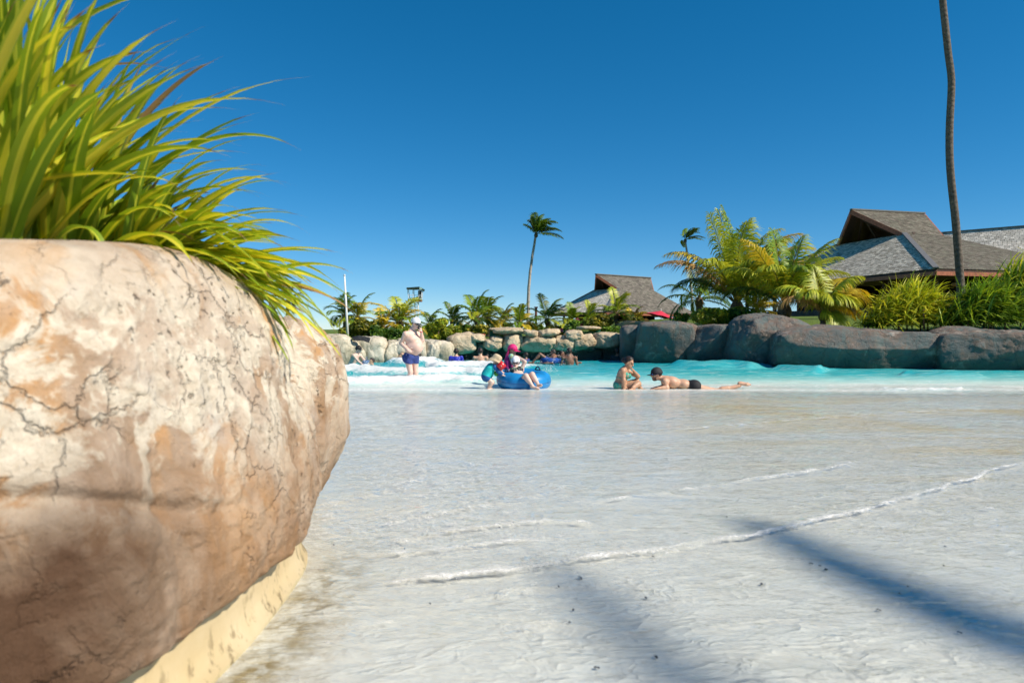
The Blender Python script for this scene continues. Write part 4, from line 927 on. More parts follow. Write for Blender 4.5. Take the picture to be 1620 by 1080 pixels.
h1, Q1 = pavilion('large shingle-roofed pavilion with an open dark gable at the right', (23.6, 38.0), (.97, .25), (-.25, .97), 13.2, 21.0, 4.55, 5.0, 7.3, 7.65, 3.5, 9.9, 9.75, SIL, BRN, .27, .19, 1.75)
# lantern and pale counter under the eave
m = MB(); m.torus(Q1(2.2, .8, 3.75), .12, .10, seg=14, sub=8); m.tube([Q1(2.2, .8, 3.85), Q1(2.2, .8, 4.35)], .012, 6); tag(m.build('hanging_lantern', plain('woven_cane', (.35, .17, .07), .6, .3, 30, .4), None, True), 'round woven lantern hanging under the corner of the large pavilion eave', 'lantern')
u2, v2 = nrm((.8, .6)), nrm((-.6, .8))
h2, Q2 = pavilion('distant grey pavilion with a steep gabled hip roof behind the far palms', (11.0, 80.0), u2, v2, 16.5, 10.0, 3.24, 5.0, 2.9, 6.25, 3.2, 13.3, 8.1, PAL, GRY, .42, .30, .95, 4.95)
# third roof, far right
h3, Q3 = pavilion('pale silver shingle roof showing at the far right behind the large pavilion', (34.5, 62.0), nrm((.75, -.66)), nrm((.66, .75)), 24, 14, 4.2, 2.0, 5.5, 8.9, 1.5, 22.5, 10.4, PAL, PAL, .33, .24, 1.9)

# ================================================================== poles, tower, parasol, fences
M_white = plain('white_paint', (.78, .78, .76), .45, .08, 9, .05); M_rust = plain('brown_paint', (.24, .10, .06), .6, .3, 9, .1)
M_green = plain('green_panel', (.03, .16, .085), .6, .25, 5, .1); M_steel = plain('galvanised_steel', (.62, .63, .63), .4, .15, 12, .1)
t = thing('flag_pole', np.array([*P(547, 540, 27.2)[:2], .8]), 'thin white pole standing behind the left rock wall', 'pole')
a = P(550.5, 540, 27.2); b = P(545, 436, 27.2); m = MB(); m.tube([[a[0], a[1], .7], (a+b)/2, b], [.055, .045, .032], 10); m.build('shaft', M_white, t, True)
m = MB(); m.tube([b, b+[0, 0, .05]], [.05, .03], 10); m.build('finial', M_white, t, True)
c = P(848, 520, 36); tp_ = P(848, 487, 36); t = thing('wooden_post', (c[0], c[1], .8), 'slim brown post between the far palms right of the tall thin palm', 'post'); m = MB(); m.tube([[c[0], c[1], .7], tp_], .065, 8); m.build('shaft', M_rust, t, True); m = MB(); m.box(tp_+[0, 0, .03], (.2, .2, .06)); m.build('cap', M_rust, t)
# lifeguard tower on a lattice mast
Yt = 46.0; s_ = Yt/FPX; c = P(659, 521, Yt); t = thing('lifeguard_tower', (c[0], c[1], .9), 'white lattice mast with a small canopied lookout behind the standing man', 'tower')
zt = P(659, 478, Yt)[2]; hw = .115
for sx1 in (-1, 1):
    for sy1 in (-1, 1): m = MB(); m.tube([[c[0]+sx1*hw, c[1]+sy1*hw, .8], [c[0]+sx1*hw, c[1]+sy1*hw, zt]], .022, 6); m.build('mast_leg', M_white, t)
nb_ = 16; m = MB()
for i in range(nb_):
    z0 = .9+(zt-.9)*i/nb_; z1 = .9+(zt-.9)*(i+1)/nb_; q = 1 if i % 2 else -1
    for y in (-1, 1): m.beam([c[0]-q*hw, c[1]+y*hw, z0], [c[0]+q*hw, c[1]+y*hw, z1], .022, .022)
    for x in (-1, 1): m.beam([c[0]+x*hw, c[1]-q*hw, z0], [c[0]+x*hw, c[1]+q*hw, z1], .022, .022)
m.build('lattice', M_white, t)
pz = P(659, 475.5, Yt)[2]; px0 = P(653, 475, Yt)[0]; px1 = P(667, 475, Yt)[0]
m = MB(); m.box(((px0+px1)/2, c[1], pz), (px1-px0, .6, .16)); m.build('platform', M_rust, t)
m = MB(); m.box(((P(647, 475, Yt)[0]+px0)/2, c[1], pz+.04), (px0-P(647, 475, Yt)[0], .35, .05)); m.build('ladder_step', M_rust, t)
rz0 = P(659, 461, Yt)[2]; cz = P(659, 457.5, Yt)[2]
for (x0, x1) in ((647.5, 645.5), (654.5, 654), (663, 664), (666.5, 668.5)):
    for y in (-.25, .25): m = MB(); m.tube([[P(x0, 0, Yt)[0], c[1]+y, pz], [P(x1, 0, Yt)[0], c[1]+y, cz]], .022, 6); m.build('canopy_post', M_white, t)
m = MB(); m.beam([P(647, 0, Yt)[0], c[1]-.25, pz+.35], [P(667, 0, Yt)[0], c[1]-.25, pz+.35], .03, .03); m.build('guard_rail', M_white, t)
m = MB(); xa, xb, xc, xd = (P(q, 0, Yt)[0] for q in (644.5, 656, 664, 671)); Vc = []
for y in (-.42, .42): Vc += [(xa, c[1]+y, cz-.01), (xa, c[1]+y, cz+.09), (xb, c[1]+y, cz+.12), (xc, c[1]+y, cz+.15), (xd, c[1]+y, cz+.0), (xd-.05, c[1]+y, cz-.14), (xc, c[1]+y, cz-.02)]
m.add(Vc, [(0, 1, 2, 3, 4, 5, 6)[::-1], tuple(range(7, 14))]+[(i, (i+1) % 7, 7+(i+1) % 7, 7+i) for i in range(7)]); m.build('canopy', plain('dark_green_canvas', (.025, .055, .04), .7, .3, 8, .1), t)
m = MB(); m.box(((xc+xd)/2-.02, c[1]-.44, cz+.02), (.18, .03, .13)); m.build('sign_panel', plain('pale_green_sign', (.42, .62, .5), .5, .15, 9, 0), t)
m = MB(); m.box((P(664, 0, Yt)[0], c[1]+.05, pz+.42), (.22, .2, .5)); m.box((P(663, 0, Yt)[0], c[1]-.05, pz+.2), (.3, .3, .12)); m.build('seat', plain('black_seat', (.02, .02, .022), .6), t)
# red parasol
Yp = 44.0; t = thing('parasol', np.array([*P(1047, 520, Yp)[:2], 1.0]), 'open red parasol tilted in front of the grey pavilion', 'parasol')
ap = P(1046, 491.5, Yp); rim = 1.05; m = MB(); V = [ap]; tl = R(-14)
for i in range(8):
    a = i*math.pi/4+.3; V.append(ap+np.array([rim*math.cos(a)*math.cos(tl), rim*math.sin(a), -.40+rim*math.cos(a)*math.sin(tl)]))
for i in range(8):
    a = (i+.5)*math.pi/4+.3; r_ = rim*.9; V.append(ap+np.array([r_*math.cos(a)*math.cos(tl), r_*math.sin(a), -.36+r_*math.cos(a)*math.sin(tl)]))
m.add(V, [(0, 1+i, 9+i) for i in range(8)]+[(0, 9+i, 1+(i+1) % 8) for i in range(8)]); cnp = m.build('canopy', plain('red_canvas', (.62, .03, .06), .7, .15, 4, .05), t)
md = cnp.modifiers.new('thick', 'SOLIDIFY'); md.thickness = .015
m = MB(); m.tube([[ap[0], ap[1], .9], ap+[0, 0, .14]], .022, 8); m.build('pole', M_white, t)
for i in range(8): m = MB(); m.tube([V[0]+np.array([0, 0, -.03]), V[1+i]+np.array([0, 0, -.02])], .008, 5); m.build('rib', M_steel, t)
# small green pavilions / fences behind the far wall with stone-coloured tops
def fence(label, px0, px1, pyt, pyb, Y, n):
    a, b = P(px0, pyb, Y), P(px1, pyb, Y); zt_ = P(px0, pyt, Y)[2]; t = thing('fence', (np.array([*((a+b)/2)[:2], .8])), label, 'fence', 'green fences beyond the far wall')
    for i in range(n):
        f0, f1 = (i+.06)/n, (i+.94)/n; q0, q1 = a+(b-a)*f0, a+(b-a)*f1; m = MB(); m.beam([*((q0+q1)/2)[:2], .8], [*((q0+q1)/2)[:2], zt_], np.linalg.norm(q1-q0), .03, (0, 1, 0)); m.build('board', M_green, t)
    m = MB(); m.beam([a[0], a[1]+.05, zt_-.1], [b[0], b[1]+.05, zt_-.1], .05, .06); m.build('rail', M_green, t)
fence('green board fence above the boulders left of the tall palm trunk', 774, 826, 524, 540, 28.3, 16)
fence('green board fence between the flat slabs and the round bush', 914, 950, 524, 540, 28.3, 10)
# long tan ledges capping them
def slab(label, px, py, w, h, Y, seed):
    c = P(px, py, Y); t = thing('rock_slab', c-np.array([0, 0, .3]), label, 'rock slab', 'flat slabs above the far wall')
    boulder('slab_top', c, (w/2/FPX*Y, .45, h/2/FPX*Y), M_tan, t, seed, 3.5, .03, 3, 4)
    m = MB(); 
    for sx1 in (-.8, .8): m.beam([c[0]+sx1*w/2/FPX*Y, c[1], .75], [c[0]+sx1*w/2/FPX*Y, c[1], c[2]-.02], .18, .18, (0, 1, 0))
    m.build('support', M_green, t)
slab('flat pinkish slab resting over the green fence left of the tall palm', 800, 521, 54, 6, 28.2, 801); slab('flat tan slab resting over the green fence left of the round bush', 931, 519, 38, 6, 28.2, 802)
# sandy terrace bank left of the parasol
c = P(1000, 519, 31); t = thing('terrace_bank', c-np.array([0, 0, .4]), 'sandy orange terrace bank below the distant pavilion', 'bank'); boulder('bank', c, (.75, .5, .32), plain('sand_bank', (.48, .30, .14), .9, .2, 3, .3), t, 811, 5, .04, 2, 4)
# black cloth drying on the left rock wall
cl = []; F_ = []; c = P(573, 539, 24.25)
xx, yy = np.meshgrid(np.linspace(-.30, .34, 26), np.linspace(0, 1, 10)); q = np.stack([xx.ravel(), yy.ravel(), 0*xx.ravel()], 1)
zc_ = .07+.10*np.cos((q[:, 0]+.02)*4)-.14*q[:, 1]+.05*fbm(q*np.array([5, 1.5, 0]), 3, 3); cv = np.stack([c[0]+q[:, 0], c[1]-.25-.18*q[:, 1]+.05*fbm(q*np.array([7, 2, 0])+4, 2, 5), c[2]+zc_], 1)
o = mesh_np('beach_towel', cv, gridF(10, 26), plain('black_cloth', (.022, .024, .028), .85, .3, 20, .4)); md = o.modifiers.new('thick', 'SOLIDIFY'); md.thickness = .02; tag(o, 'crumpled black cloth draped over the pale left rock wall', 'cloth')
# small dark heap and red mat behind the boulders
c = P(744, 529, 27.3); t = boulder('towel_heap', c, (.16, .2, .09), plain('navy_cloth', (.03, .04, .07), .8, .3, 14, .4), thing('towel_heap', c-np.array([0, 0, .09]), 'dark blue heap of cloth behind the biggest pale boulder', 'cloth'), 820, 2.4, .03, 5, 4)
c = P(757, 529.5, 27.3); boulder('folded_towel', c, (.27, .2, .035), plain('red_cloth', (.42, .10, .07), .85, .25, 14, .4), thing('beach_towel', c-np.array([0, 0, .05]), 'rust-red folded towel lying behind the boulders', 'cloth'), 821, 3.5, .02, 5, 4)
# --- fallen leaf scraps on the wet floor
M_scrap = plain('dark_leaf_scrap', (.03, .022, .018), .7, .4, 40, .2)
base_scrap = None
for i, (px, py, l) in enumerate([(q[0], q[1], q[2]*.45) for q in [(918, 916, .05), (884, 930, .02), (907, 967, .022), (901, 987, .018), (944, 1059, .03), (680, 957, .014), (1022, 948, .03), (1038, 1042, .028), (1150, 819, .025), (1283, 893, .03), (1297, 897, .022), (1307, 903, .04), (1205, 926, .03), (1033, 882, .025), (1390, 967, .03), (1436, 930, .012), (1423, 941, .02), (790, 835, .018), (812, 828, .02), (856, 772, .012), (967, 783, .012), (1495, 866, .02), (1493, 897, .02), (1518, 1003, .03), (640, 870, .015), (528, 864, .02)]]):
    x, y = on_floor(px, py); r_ = np.random.default_rng(i); a = r_.uniform(0, 3.1)
    m = MB(); n = 7; V = []
    for k in range(n): f = k/(n-1); w = math.sin(math.pi*(.08+.84*f))*l*.32*r_.uniform(.7, 1.2); V += [(-l/2+l*f, -w, .004+.006*abs(math.sin(f*5+i))), (-l/2+l*f, w, .004+.010*math.sin(f*3)**2)]
    m.add([(q[0]*math.cos(a)-q[1]*math.sin(a)+x, q[0]*math.sin(a)+q[1]*math.cos(a)+y, q[2]*.5+float(floor_z(y))+.003) for q in V], [(2*k, 2*k+2, 2*k+3, 2*k+1) for k in range(n-1)])
    o = m.build('fallen_leaf', M_scrap, None, True); md = o.modifiers.new('thick', 'SOLIDIFY'); md.thickness = .002
    tag(o, 'tiny dark leaf scrap lying on the wet pool floor', 'leaf', 'leaf scraps on the wet floor')
# --- palm outside the picture whose fronds shade the floor
def cast(px, py, d, f=2.3):
    d = d*f; x, y = on_floor(px, py); return np.array([x, y, float(floor_z(y))])+SUN*d
crn = np.array([3.3, .1, .4])+SUN*21.5; t = thing('coconut_palm', (crn[0]+1.2, crn[1]-.6, .4), 'coconut palm standing outside the picture whose fronds shade the wet floor', 'palm tree', 'tall coconut palms')
m = MB(); bs = np.array([crn[0]+1.2, crn[1]-.6, .3]); m.tube([bs, bs*.6+crn*.4+[.1, 0, 0], crn], [.2, .16, .14], 12); m.build('trunk', M_bark, t, True)
def frond_path(pts, ll, tone='green', nl=60, blade=.05):
    pts = spline(np.array(pts), 17); n = 16; V = []; F = []; K = []; c0, c1 = (np.array(x) for x in TONES[tone]); D = np.gradient(pts, axis=0); tq = np.linspace(0, 1, 17)
    m = MB(); m.tube(pts, np.linspace(.035, .008, 17), 6); v0 = m.v; 
    for q in m.v: V.append(np.array(q)); K.append((.25, .22, .05))
    F = [f for f in m.f if len(f) == 4]
    for side in (-1, 1):
        for j in range(nl):
            f = .08+.92*j/nl; q = np.array([np.interp(f, tq, pts[:, i]) for i in range(3)]); dd = nrm(np.array([np.interp(f, tq, D[:, i]) for i in range(3)])); s = nrm(np.cross(dd, (0, 0, 1))+1e-6)
            e = nrm(s*side*.6+dd*.6+np.array([0, 0, -.25])); e2 = nrm(e+np.array([0, 0, -.6])); L = ll*math.sin(math.pi*min(1, f*.85+.12))**.6*vr.uniform(.85, 1.1); a = q; b = a+e*L*.5; c = b+e2*L*.5; w = nrm(np.cross(e, (0, 0, 1))+.2*dd)*blade/2
            k0 = len(V); V += [a-w*.6, a+w*.6, b-w, b+w, c-w*.15, c+w*.15]; K += [tuple(c0+(c1-c0)*vr.random())]*6; F += [(k0, k0+1, k0+3, k0+2), (k0+2, k0+3, k0+5, k0+4)]
    return mesh_np('frond', np.array(V), np.array(F), M_frond, t, col=np.array(K))
frond_path([crn, cast(1640, 1040, 9.6), cast(1420, 950, 9.3), cast(1290, 890, 9.0), cast(1160, 818, 8.6)], .50, nl=90, blade=.042)
frond_path([crn, cast(1330, 1230, 9.4), cast(1060, 1100, 9.2), cast(960, 985, 9.0), cast(850, 885, 8.6)], .40, nl=60, blade=.042)
for i in range(8):
    frond(t, crn, R(-135+i*24), R(20+(i*37) % 50), 2.6, 'green', 1.0, .2, .5, .6, 26)
# ================================================================== people: one continuous skin per person, grown from a blended distance field
def surface_net(f, org, h):
    """zero surface of a sampled field as quads"""
    s = f < 0; nx, ny, nz = f.shape
    c = np.zeros((nx-1, ny-1, nz-1), np.int8)
    for dx in (0, 1):
        for dy in (0, 1):
            for dz in (0, 1): c += s[dx:nx-1+dx, dy:ny-1+dy, dz:nz-1+dz]
    act = (c > 0) & (c < 8); idx = -np.ones(c.shape, np.int64); ijk = np.argwhere(act)
    if len(ijk) == 0: return None
    idx[act] = np.arange(len(ijk)); acc = np.zeros((len(ijk), 3)); cnt = np.zeros(len(ijk))
    cs = [(a, b, d) for a in (0, 1) for b in (0, 1) for d in (0, 1)]
    for p in cs:
        for ax in range(3):
            if p[ax]: continue
            q = list(p); q[ax] = 1
            va = f[ijk[:, 0]+p[0], ijk[:, 1]+p[1], ijk[:, 2]+p[2]]; vb = f[ijk[:, 0]+q[0], ijk[:, 1]+q[1], ijk[:, 2]+q[2]]
            m = (va < 0) != (vb < 0); t = np.where(m, va/(va-vb+1e-12), 0)
            pos = np.zeros((len(ijk), 3)); pos[:] = p; pos[:, ax] = t
            acc += pos*m[:, None]; cnt += m
    V = org+(ijk+acc/cnt[:, None])*h; F = []
    for ax in range(3):
        b, d = [(1, 2), (2, 0), (0, 1)][ax]
        sl0 = [slice(None)]*3; sl1 = [slice(None)]*3; sl0[ax] = slice(0, -1); sl1[ax] = slice(1, None)
        sa = s[tuple(sl0)]; sb = s[tuple(sl1)]; e = np.argwhere(sa != sb)
        e = e[(e[:, b] > 0) & (e[:, d] > 0) & (e[:, b] < f.shape[b]-1) & (e[:, d] < f.shape[d]-1)]
        if len(e) == 0: continue
        q = []
        for ob, od in ((0, 0), (1, 0), (1, 1), (0, 1)):
            k = e.copy(); k[:, b] -= ob; k[:, d] -= od; q.append(idx[k[:, 0], k[:, 1], k[:, 2]])
        q = np.stack(q, 1); flip = ~sa[e[:, 0], e[:, 1], e[:, 2]]
        q[flip] = q[flip][:, ::-1]; F.append(q)
    return V, np.concatenate(F)[:, ::-1]

class Body:
    def __init__(s): s.p = []
    def cone(s, a, b, ra, rb, k=.02, tag_='body'): s.p.append(('c', np.array(a, float), np.array(b, float), ra, rb, k, tag_))
    def ell(s, c, r, ax=None, k=.03, tag_='body'): s.p.append(('e', np.array(c, float), np.array(r, float), np.eye(3) if ax is None else np.array(ax, float), 0, k, tag_))
    def field(s, h, tags=None, pad=.04):
        pr = [q for q in s.p if tags is None or q[6] in tags]; lo = np.full(3, 1e9); hi = -lo
        for q in pr:
            if q[0] == 'c': r = max(q[3], q[4]); a = np.minimum(q[1], q[2])-r; b = np.maximum(q[1], q[2])+r
            else: r = q[2].max(); a = q[1]-r; b = q[1]+r
            lo = np.minimum(lo, a); hi = np.maximum(hi, b)
        lo -= pad; hi += pad; n = np.ceil((hi-lo)/h).astype(int)+1
        f = np.full(n, .5, np.float32)
        for q in pr:
            k = q[5]
            if q[0] == 'c': r = max(q[3], q[4]); a = np.minimum(q[1], q[2])-r; b = np.maximum(q[1], q[2])+r
            else: r = q[2].max(); a = q[1]-r; b = q[1]+r
            i0 = np.clip(np.floor((a-k-2.5*h-lo)/h).astype(int), 0, n-1); i1 = np.clip(np.ceil((b+k+2.5*h-lo)/h).astype(int)+1, 1, n)
            X = np.stack(np.meshgrid(*[lo[d]+h*np.arange(i0[d], i1[d]) for d in range(3)], indexing='ij'), -1)
            if q[0] == 'c':
                d = q[2]-q[1]; L = d@d+1e-9; t = np.clip(((X-q[1])@d)/L, 0, 1); dist = np.linalg.norm(X-q[1]-t[..., None]*d, axis=-1)-(q[3]+(q[4]-q[3])*t)
            else:
                Y = (X-q[1])@q[3].T; k0 = np.linalg.norm(Y/q[2], axis=-1); k1 = np.linalg.norm(Y/q[2]**2, axis=-1); dist = k0*(k0-1)/(k1+1e-9)
            sl = tuple(slice(i0[d], i1[d]) for d in range(3)); g0 = f[sl]
            hh = np.clip(.5+.5*(g0-dist)/k, 0, 1); f[sl] = g0*(1-hh)+dist*hh-k*hh*(1-hh)
        return f, lo
    def build(s, name, h, mat, parent, tags=None):
        f, lo = s.field(h, tags); V, F = surface_net(f, lo, h); return mesh_np(name, V, F, mat, parent)
    def garment(s, name, h, mat, parent, tags, off, planes, keep_eyes=None):
        f, lo = s.field(h, tags, .06); X = np.stack(np.meshgrid(*[lo[d]+h*np.arange(f.shape[d]) for d in range(3)], indexing='ij'), -1)
        f = f-off
        for pt_, n_ in planes: f = np.maximum(f, (X-np.asarray(pt_, float))@nrm(n_))
        r = surface_net(f.astype(np.float32), lo, h)
        if r is None: return None
        return mesh_np(name, r[0], r[1], mat, parent)

def skin(name, c, tan=None):
    g = G(name); ge = g.coord('Object'); nz = g.noise(7, 4, .6, ge); n2 = g.noise(60, 3, .6, ge)
    cc = g.ramp(nz, [(.3, tuple(x*.86 for x in c)), (.7, tuple(min(1, x*1.06) for x in c))])
    return g.out(g.pbr(cc, .48, g.bump(n2, .08, .004), .4, **{'Subsurface Weight': .12, 'Subsurface Radius': (.012, .005, .003), 'Subsurface Scale': 1.0}))
SK_PINK = skin('pink_skin', (.74, .50, .40)); SK_FAIR = skin('fair_skin', (.74, .52, .42)); SK_TAN = skin('tanned_skin', (.50, .28, .17)); SK_WARM = skin('warm_skin', (.60, .35, .23)); SK_BROWN = skin('brown_skin', (.24, .12, .075))
M_hair = plain('dark_hair', (.028, .017, .013), .5, .4, 40, .5); M_eye = plain('dark_eye', (.02, .015, .012), .3); M_lip = plain('lip', (.45, .15, .13), .5)
M_black = plain('black_fabric', (.018, .018, .02), .75, .3, 30, .2); M_navy = plain('navy_fabric', (.035, .06, .23), .7, .25, 25, .25); M_glass = plain('sunglass_lens', (.006, .006, .008), .08)

def axes(fwd, up):
    up = nrm(up); f = np.asarray(fwd, float); f = nrm(f-up*(f@up)); return np.stack([np.cross(f, up), f, up])   # rows: right, forward, up
def head(b, c, fwd, up, s=1.0, k=.02):
    A = axes(fwd, up); r, f, u = A
    b.ell(c+u*.025*s-f*.012*s, np.array([.074, .096, .098])*s, A, k, 'head'); b.ell(c-u*.055*s+f*.028*s, np.array([.052, .062, .066])*s, A, k*1.2, 'head')
    b.ell(c-u*.098*s+f*.062*s, np.array([.024, .02, .02])*s, A, k, 'head')
    b.cone(c+u*.012*s+f*.085*s, c-u*.028*s+f*.108*s, .009*s, .015*s, .012, 'head')
    b.ell(c+u*.030*s+f*.078*s, np.array([.052, .016, .014])*s, A, .015, 'head')
    for q in (-1, 1): b.ell(c+r*q*.076*s-u*.008*s-f*.005*s, np.array([.012, .022, .034])*s, A, .008, 'head')
    return A
def face(c, A, s, par):
    r, f, u = A
    for q in (-1, 1): m = MB(); sph(m, c+r*q*.031*s+u*.006*s+f*.083*s, .0105*s); m.build('eye', M_eye, par, True)
    m = MB(); m.tube([c-r*.024*s-u*.066*s+f*.084*s, c-u*.064*s+f*.092*s, c+r*.024*s-u*.066*s+f*.084*s], [.004*s, .008*s, .004*s], 6); m.build('mouth', M_lip, par, True)
def sph(m, c, r, n=8, ax=None, rad=None):
    V = []; F = []; rad = np.ones(3)*r if rad is None else np.asarray(rad); ax = np.eye(3) if ax is None else ax
    for i in range(n+1):
        th = math.pi*i/n
        for j in range(n*2): ph = math.pi*j/n; d = np.array([math.sin(th)*math.cos(ph), math.sin(th)*math.sin(ph), math.cos(th)])*rad; V.append(np.asarray(c)+d@ax)
    for i in range(n):
        for j in range(n*2): F.append((i*n*2+j, (i+1)*n*2+j, (i+1)*n*2+(j+1) % (n*2), i*n*2+(j+1) % (n*2)))
    m.add(V, F)
def hand(b, w, d, n, s=1.0, curl=.5, side=1, tg='arm'):
    """palm, four unequal bent fingers and a thumb leaving the side of the palm; n is the palm normal"""
    d = nrm(d); n = nrm(np.asarray(n, float)-d*(np.asarray(n, float)@d)); r = np.cross(d, n)*side; A = np.stack([r, d, n])
    b.ell(w+d*.045*s, np.array([.038, .052, .017])*s, A, .012, tg)
    for i, (o, l) in enumerate(((-.028, .062), (-.010, .076), (.010, .080), (.028, .070))):
        p0 = w+d*.080*s+r*o*s; d1 = nrm(d+n*curl*.5); p1 = p0+d1*l*.5*s; d2 = nrm(d1+n*curl*.9); p2 = p1+d2*l*.5*s
        b.cone(p0, p1, .0095*s, .0088*s, .004, tg); b.cone(p1, p2, .0088*s, .0072*s, .004, tg)
    p0 = w+d*.022*s+r*.032*s; p1 = p0+nrm(d*.7+r*.8+n*.3)*.042*s; p2 = p1+nrm(d*.9+r*.3+n*curl)*.034*s
    b.cone(p0, p1, .012*s, .010*s, .006, tg); b.cone(p1, p2, .010*s, .0078*s, .004, tg)
def limb(b, a, c, d, r0, r1, r2, tg, k=.02, bulge=0):
    b.cone(a, c, r0, r1, k, tg); b.cone(c, d, r1, r2, k, tg)
    if bulge: m_ = c+(d-c)*.3; b.cone(c+(m_-c)*.4, m_+(d-m_)*.25, bulge, bulge*.8, k, tg)
def foot(b, an, fwd, s=1.0, tg='leg', up=(0, 0, 1)):
    f = nrm(fwd); u = np.asarray(up, float); b.cone(an-f*.03*s-u*.03*s, an+f*.12*s-u*.052*s, .034*s, .028*s, .02, tg); b.cone(an+f*.11*s-u*.054*s, an+f*.165*s-u*.060*s, .034*s, .018*s, .015, tg)
def figure(J, fwd, s=1.0, chest=(.165, .115), waist=(.145, .105), hips=(.165, .12), arm=.046, thigh=.082, head_fwd=None, head_up=(0, 0, 1), head_s=1.0, legs=True, arms=True):
    b = Body(); pel, ch, nk = J['pelvis'], J['chest'], J['neck']; up = nrm(ch-pel); A = axes(fwd, up); mid = pel*.55+ch*.45
    b.ell(pel, np.array([hips[0], hips[1], .125])*s, A, .04, 'pelvis'); b.ell(mid, np.array([waist[0], waist[1], .15])*s, A, .05, 'torso'); b.ell(ch, np.array([chest[0], chest[1], .17])*s, A, .05, 'torso')
    b.cone(ch+up*.08*s, nk, .085*s, .058*s, .04, 'torso'); b.cone(nk-up*.02*s, J['head']-nrm(np.asarray(head_up, float))*.05*s, .056*s, .052*s, .025, 'neck')
    HA = head(b, J['head'], fwd if head_fwd is None else head_fwd, head_up, s*head_s)
    for q in ('l', 'r'):
        if arms and 'sh'+q in J:
            sh = J['sh'+q]; b.cone(nk*.6+ch*.4, sh, .07*s, .058*s, .04, 'torso'); b.ell(sh, np.array([.062, .062, .066])*s, A, .03, 'arm')
            limb(b, sh, J['el'+q], J['wr'+q], arm*1.12*s, arm*.86*s, arm*.60*s, 'arm', .022, arm*.95*s)
        if legs and 'kn'+q in J:
            hp = J['hip'+q]; b.ell(hp-A[1]*.03*s, np.array([.085, .095, .10])*s, A, .04, 'pelvis'); b.cone(hp, J['kn'+q], thigh*s, thigh*.66*s, .035, 'thigh'); b.cone(J['kn'+q], J['an'+q], thigh*.66*s, thigh*.42*s, .02, 'leg'); kk = J['kn'+q]; aa = J['an'+q]; b.cone(kk*.75+aa*.25-A[1]*.012*s, kk*.5+aa*.5-A[1]*.008*s, thigh*.70*s, thigh*.58*s, .02, 'leg')
    return b, A, HA
def cap(c, A, s, mat, par, name='cap', brim_mat=None, brim=.085, droop=.35):
    """ball cap: panelled dome with a curved peak"""
    r, f, u = A; V = []; F = []; n, k = 7, 20
    for i in range(n+1):
        th = (math.pi*.56)*i/n
        for j in range(k):
            ph = 2*math.pi*j/k; d = r*math.cos(ph)*math.sin(th)*.088+f*math.sin(ph)*math.sin(th)*.108+u*math.cos(th)*.105*(1 if th < 1.5 else 1); V.append(c+(d+u*.028-f*.012)*s)
    for i in range(n):
        for j in range(k): F.append((i*k+j, i*k+(j+1) % k, (i+1)*k+(j+1) % k, (i+1)*k+j))
    m = MB(); m.add(V, F); o = m.build(name, mat, par, True); md = o.modifiers.new('thick', 'SOLIDIFY'); md.thickness = .006
    V = []; F = []; nb = 10
    for i in range(nb+1):
        a = -1.15+2.3*i/nb
        for j in range(4):
            t = j/3; w = .082*math.sin(a)*1.05; fwd_ = .090*math.cos(a)*1.02+brim*t*(math.cos(a*.85)); V.append(c+(r*w*(1+.06*t)+f*(fwd_-.005)+u*(.020-droop*brim*t*.6-.022*math.sin(a)**2))*s)
    for i in range(nb):
        for j in range(3): F.append((i*4+j, (i+1)*4+j, (i+1)*4+j+1, i*4+j+1))
    m = MB(); m.add(V, F); p = m.build('peak', brim_mat or mat, o, True); md = p.modifiers.new('thick', 'SOLIDIFY'); md.thickness = .006
    m = MB(); sph(m, c+(u*.134-f*.012)*s, .008*s, 5); m.build('button', mat, o, True)
    return o
def bucket_hat(c, A, s, mat, par, name='hat', brim=.055, neckflap=False):
    r, f, u = A; V = []; F = []; k = 24; prof = [(.0, .128), (.045, .124), (.078, .110), (.092, .075), (.098, .025), (.10, .012), (.10+brim*.5, -.008), (.10+brim, -.03)]
    for i, (rr, z) in enumerate(prof):
        for j in range(k):
            ph = 2*math.pi*j/k; wv = 1+.04*math.sin(ph*5+i); fl = -.07*max(0, -math.sin(ph))*(i-5)/2 if (neckflap and i > 5) else 0; V.append(c+(r*math.cos(ph)*rr*.92*wv+f*(math.sin(ph)*rr*1.08-.010)+u*(z+.012*math.sin(ph*3+i)*(i > 5)+fl))*s)
    for i in range(len(prof)-1):
        for j in range(k): F.append((i*k+j, i*k+(j+1) % k, (i+1)*k+(j+1) % k, (i+1)*k+j))
    m = MB(); m.add(V, F); o = m.build(name, mat, par, True); md = o.modifiers.new('thick', 'SOLIDIFY'); md.thickness = .006
    md = o.modifiers.new('sub', 'SUBSURF'); md.levels = 1; md.render_levels = 1
    return o
def hair_cap(b, h, c, A, s, par, mat=None, off=.012, back=.02, low=-.05):
    r, f, u = A; return b.garment('hair', h, mat or M_hair, par, ('head',), off, [(c+(f*.035+u*.06)*s, nrm(f*.8-u*.65)), (c+u*low*s, -u)])
def glasses(c, A, s, par, mat=None, name='sunglasses'):
    r, f, u = A; m = MB()
    for q in (-1, 1): sph(m, c+(r*q*.035+u*.006+f*.096)*s, 1, 6, A, np.array([.030, .010, .021])*s); m.tube([c+(r*q*.062+u*.010+f*.088)*s, c+(r*q*.080+u*.004-f*.01)*s], .004*s, 5)
    m.tube([c+(r*-.012+u*.010+f*.100)*s, c+(r*.012+u*.010+f*.100)*s], .004*s, 5)
    return m.build(name, mat or M_glass, par, True)
VX = .0085
def PD(zx, zy, ox, oy, sc, Y): return P(ox+zx/sc, oy+zy/sc, Y)

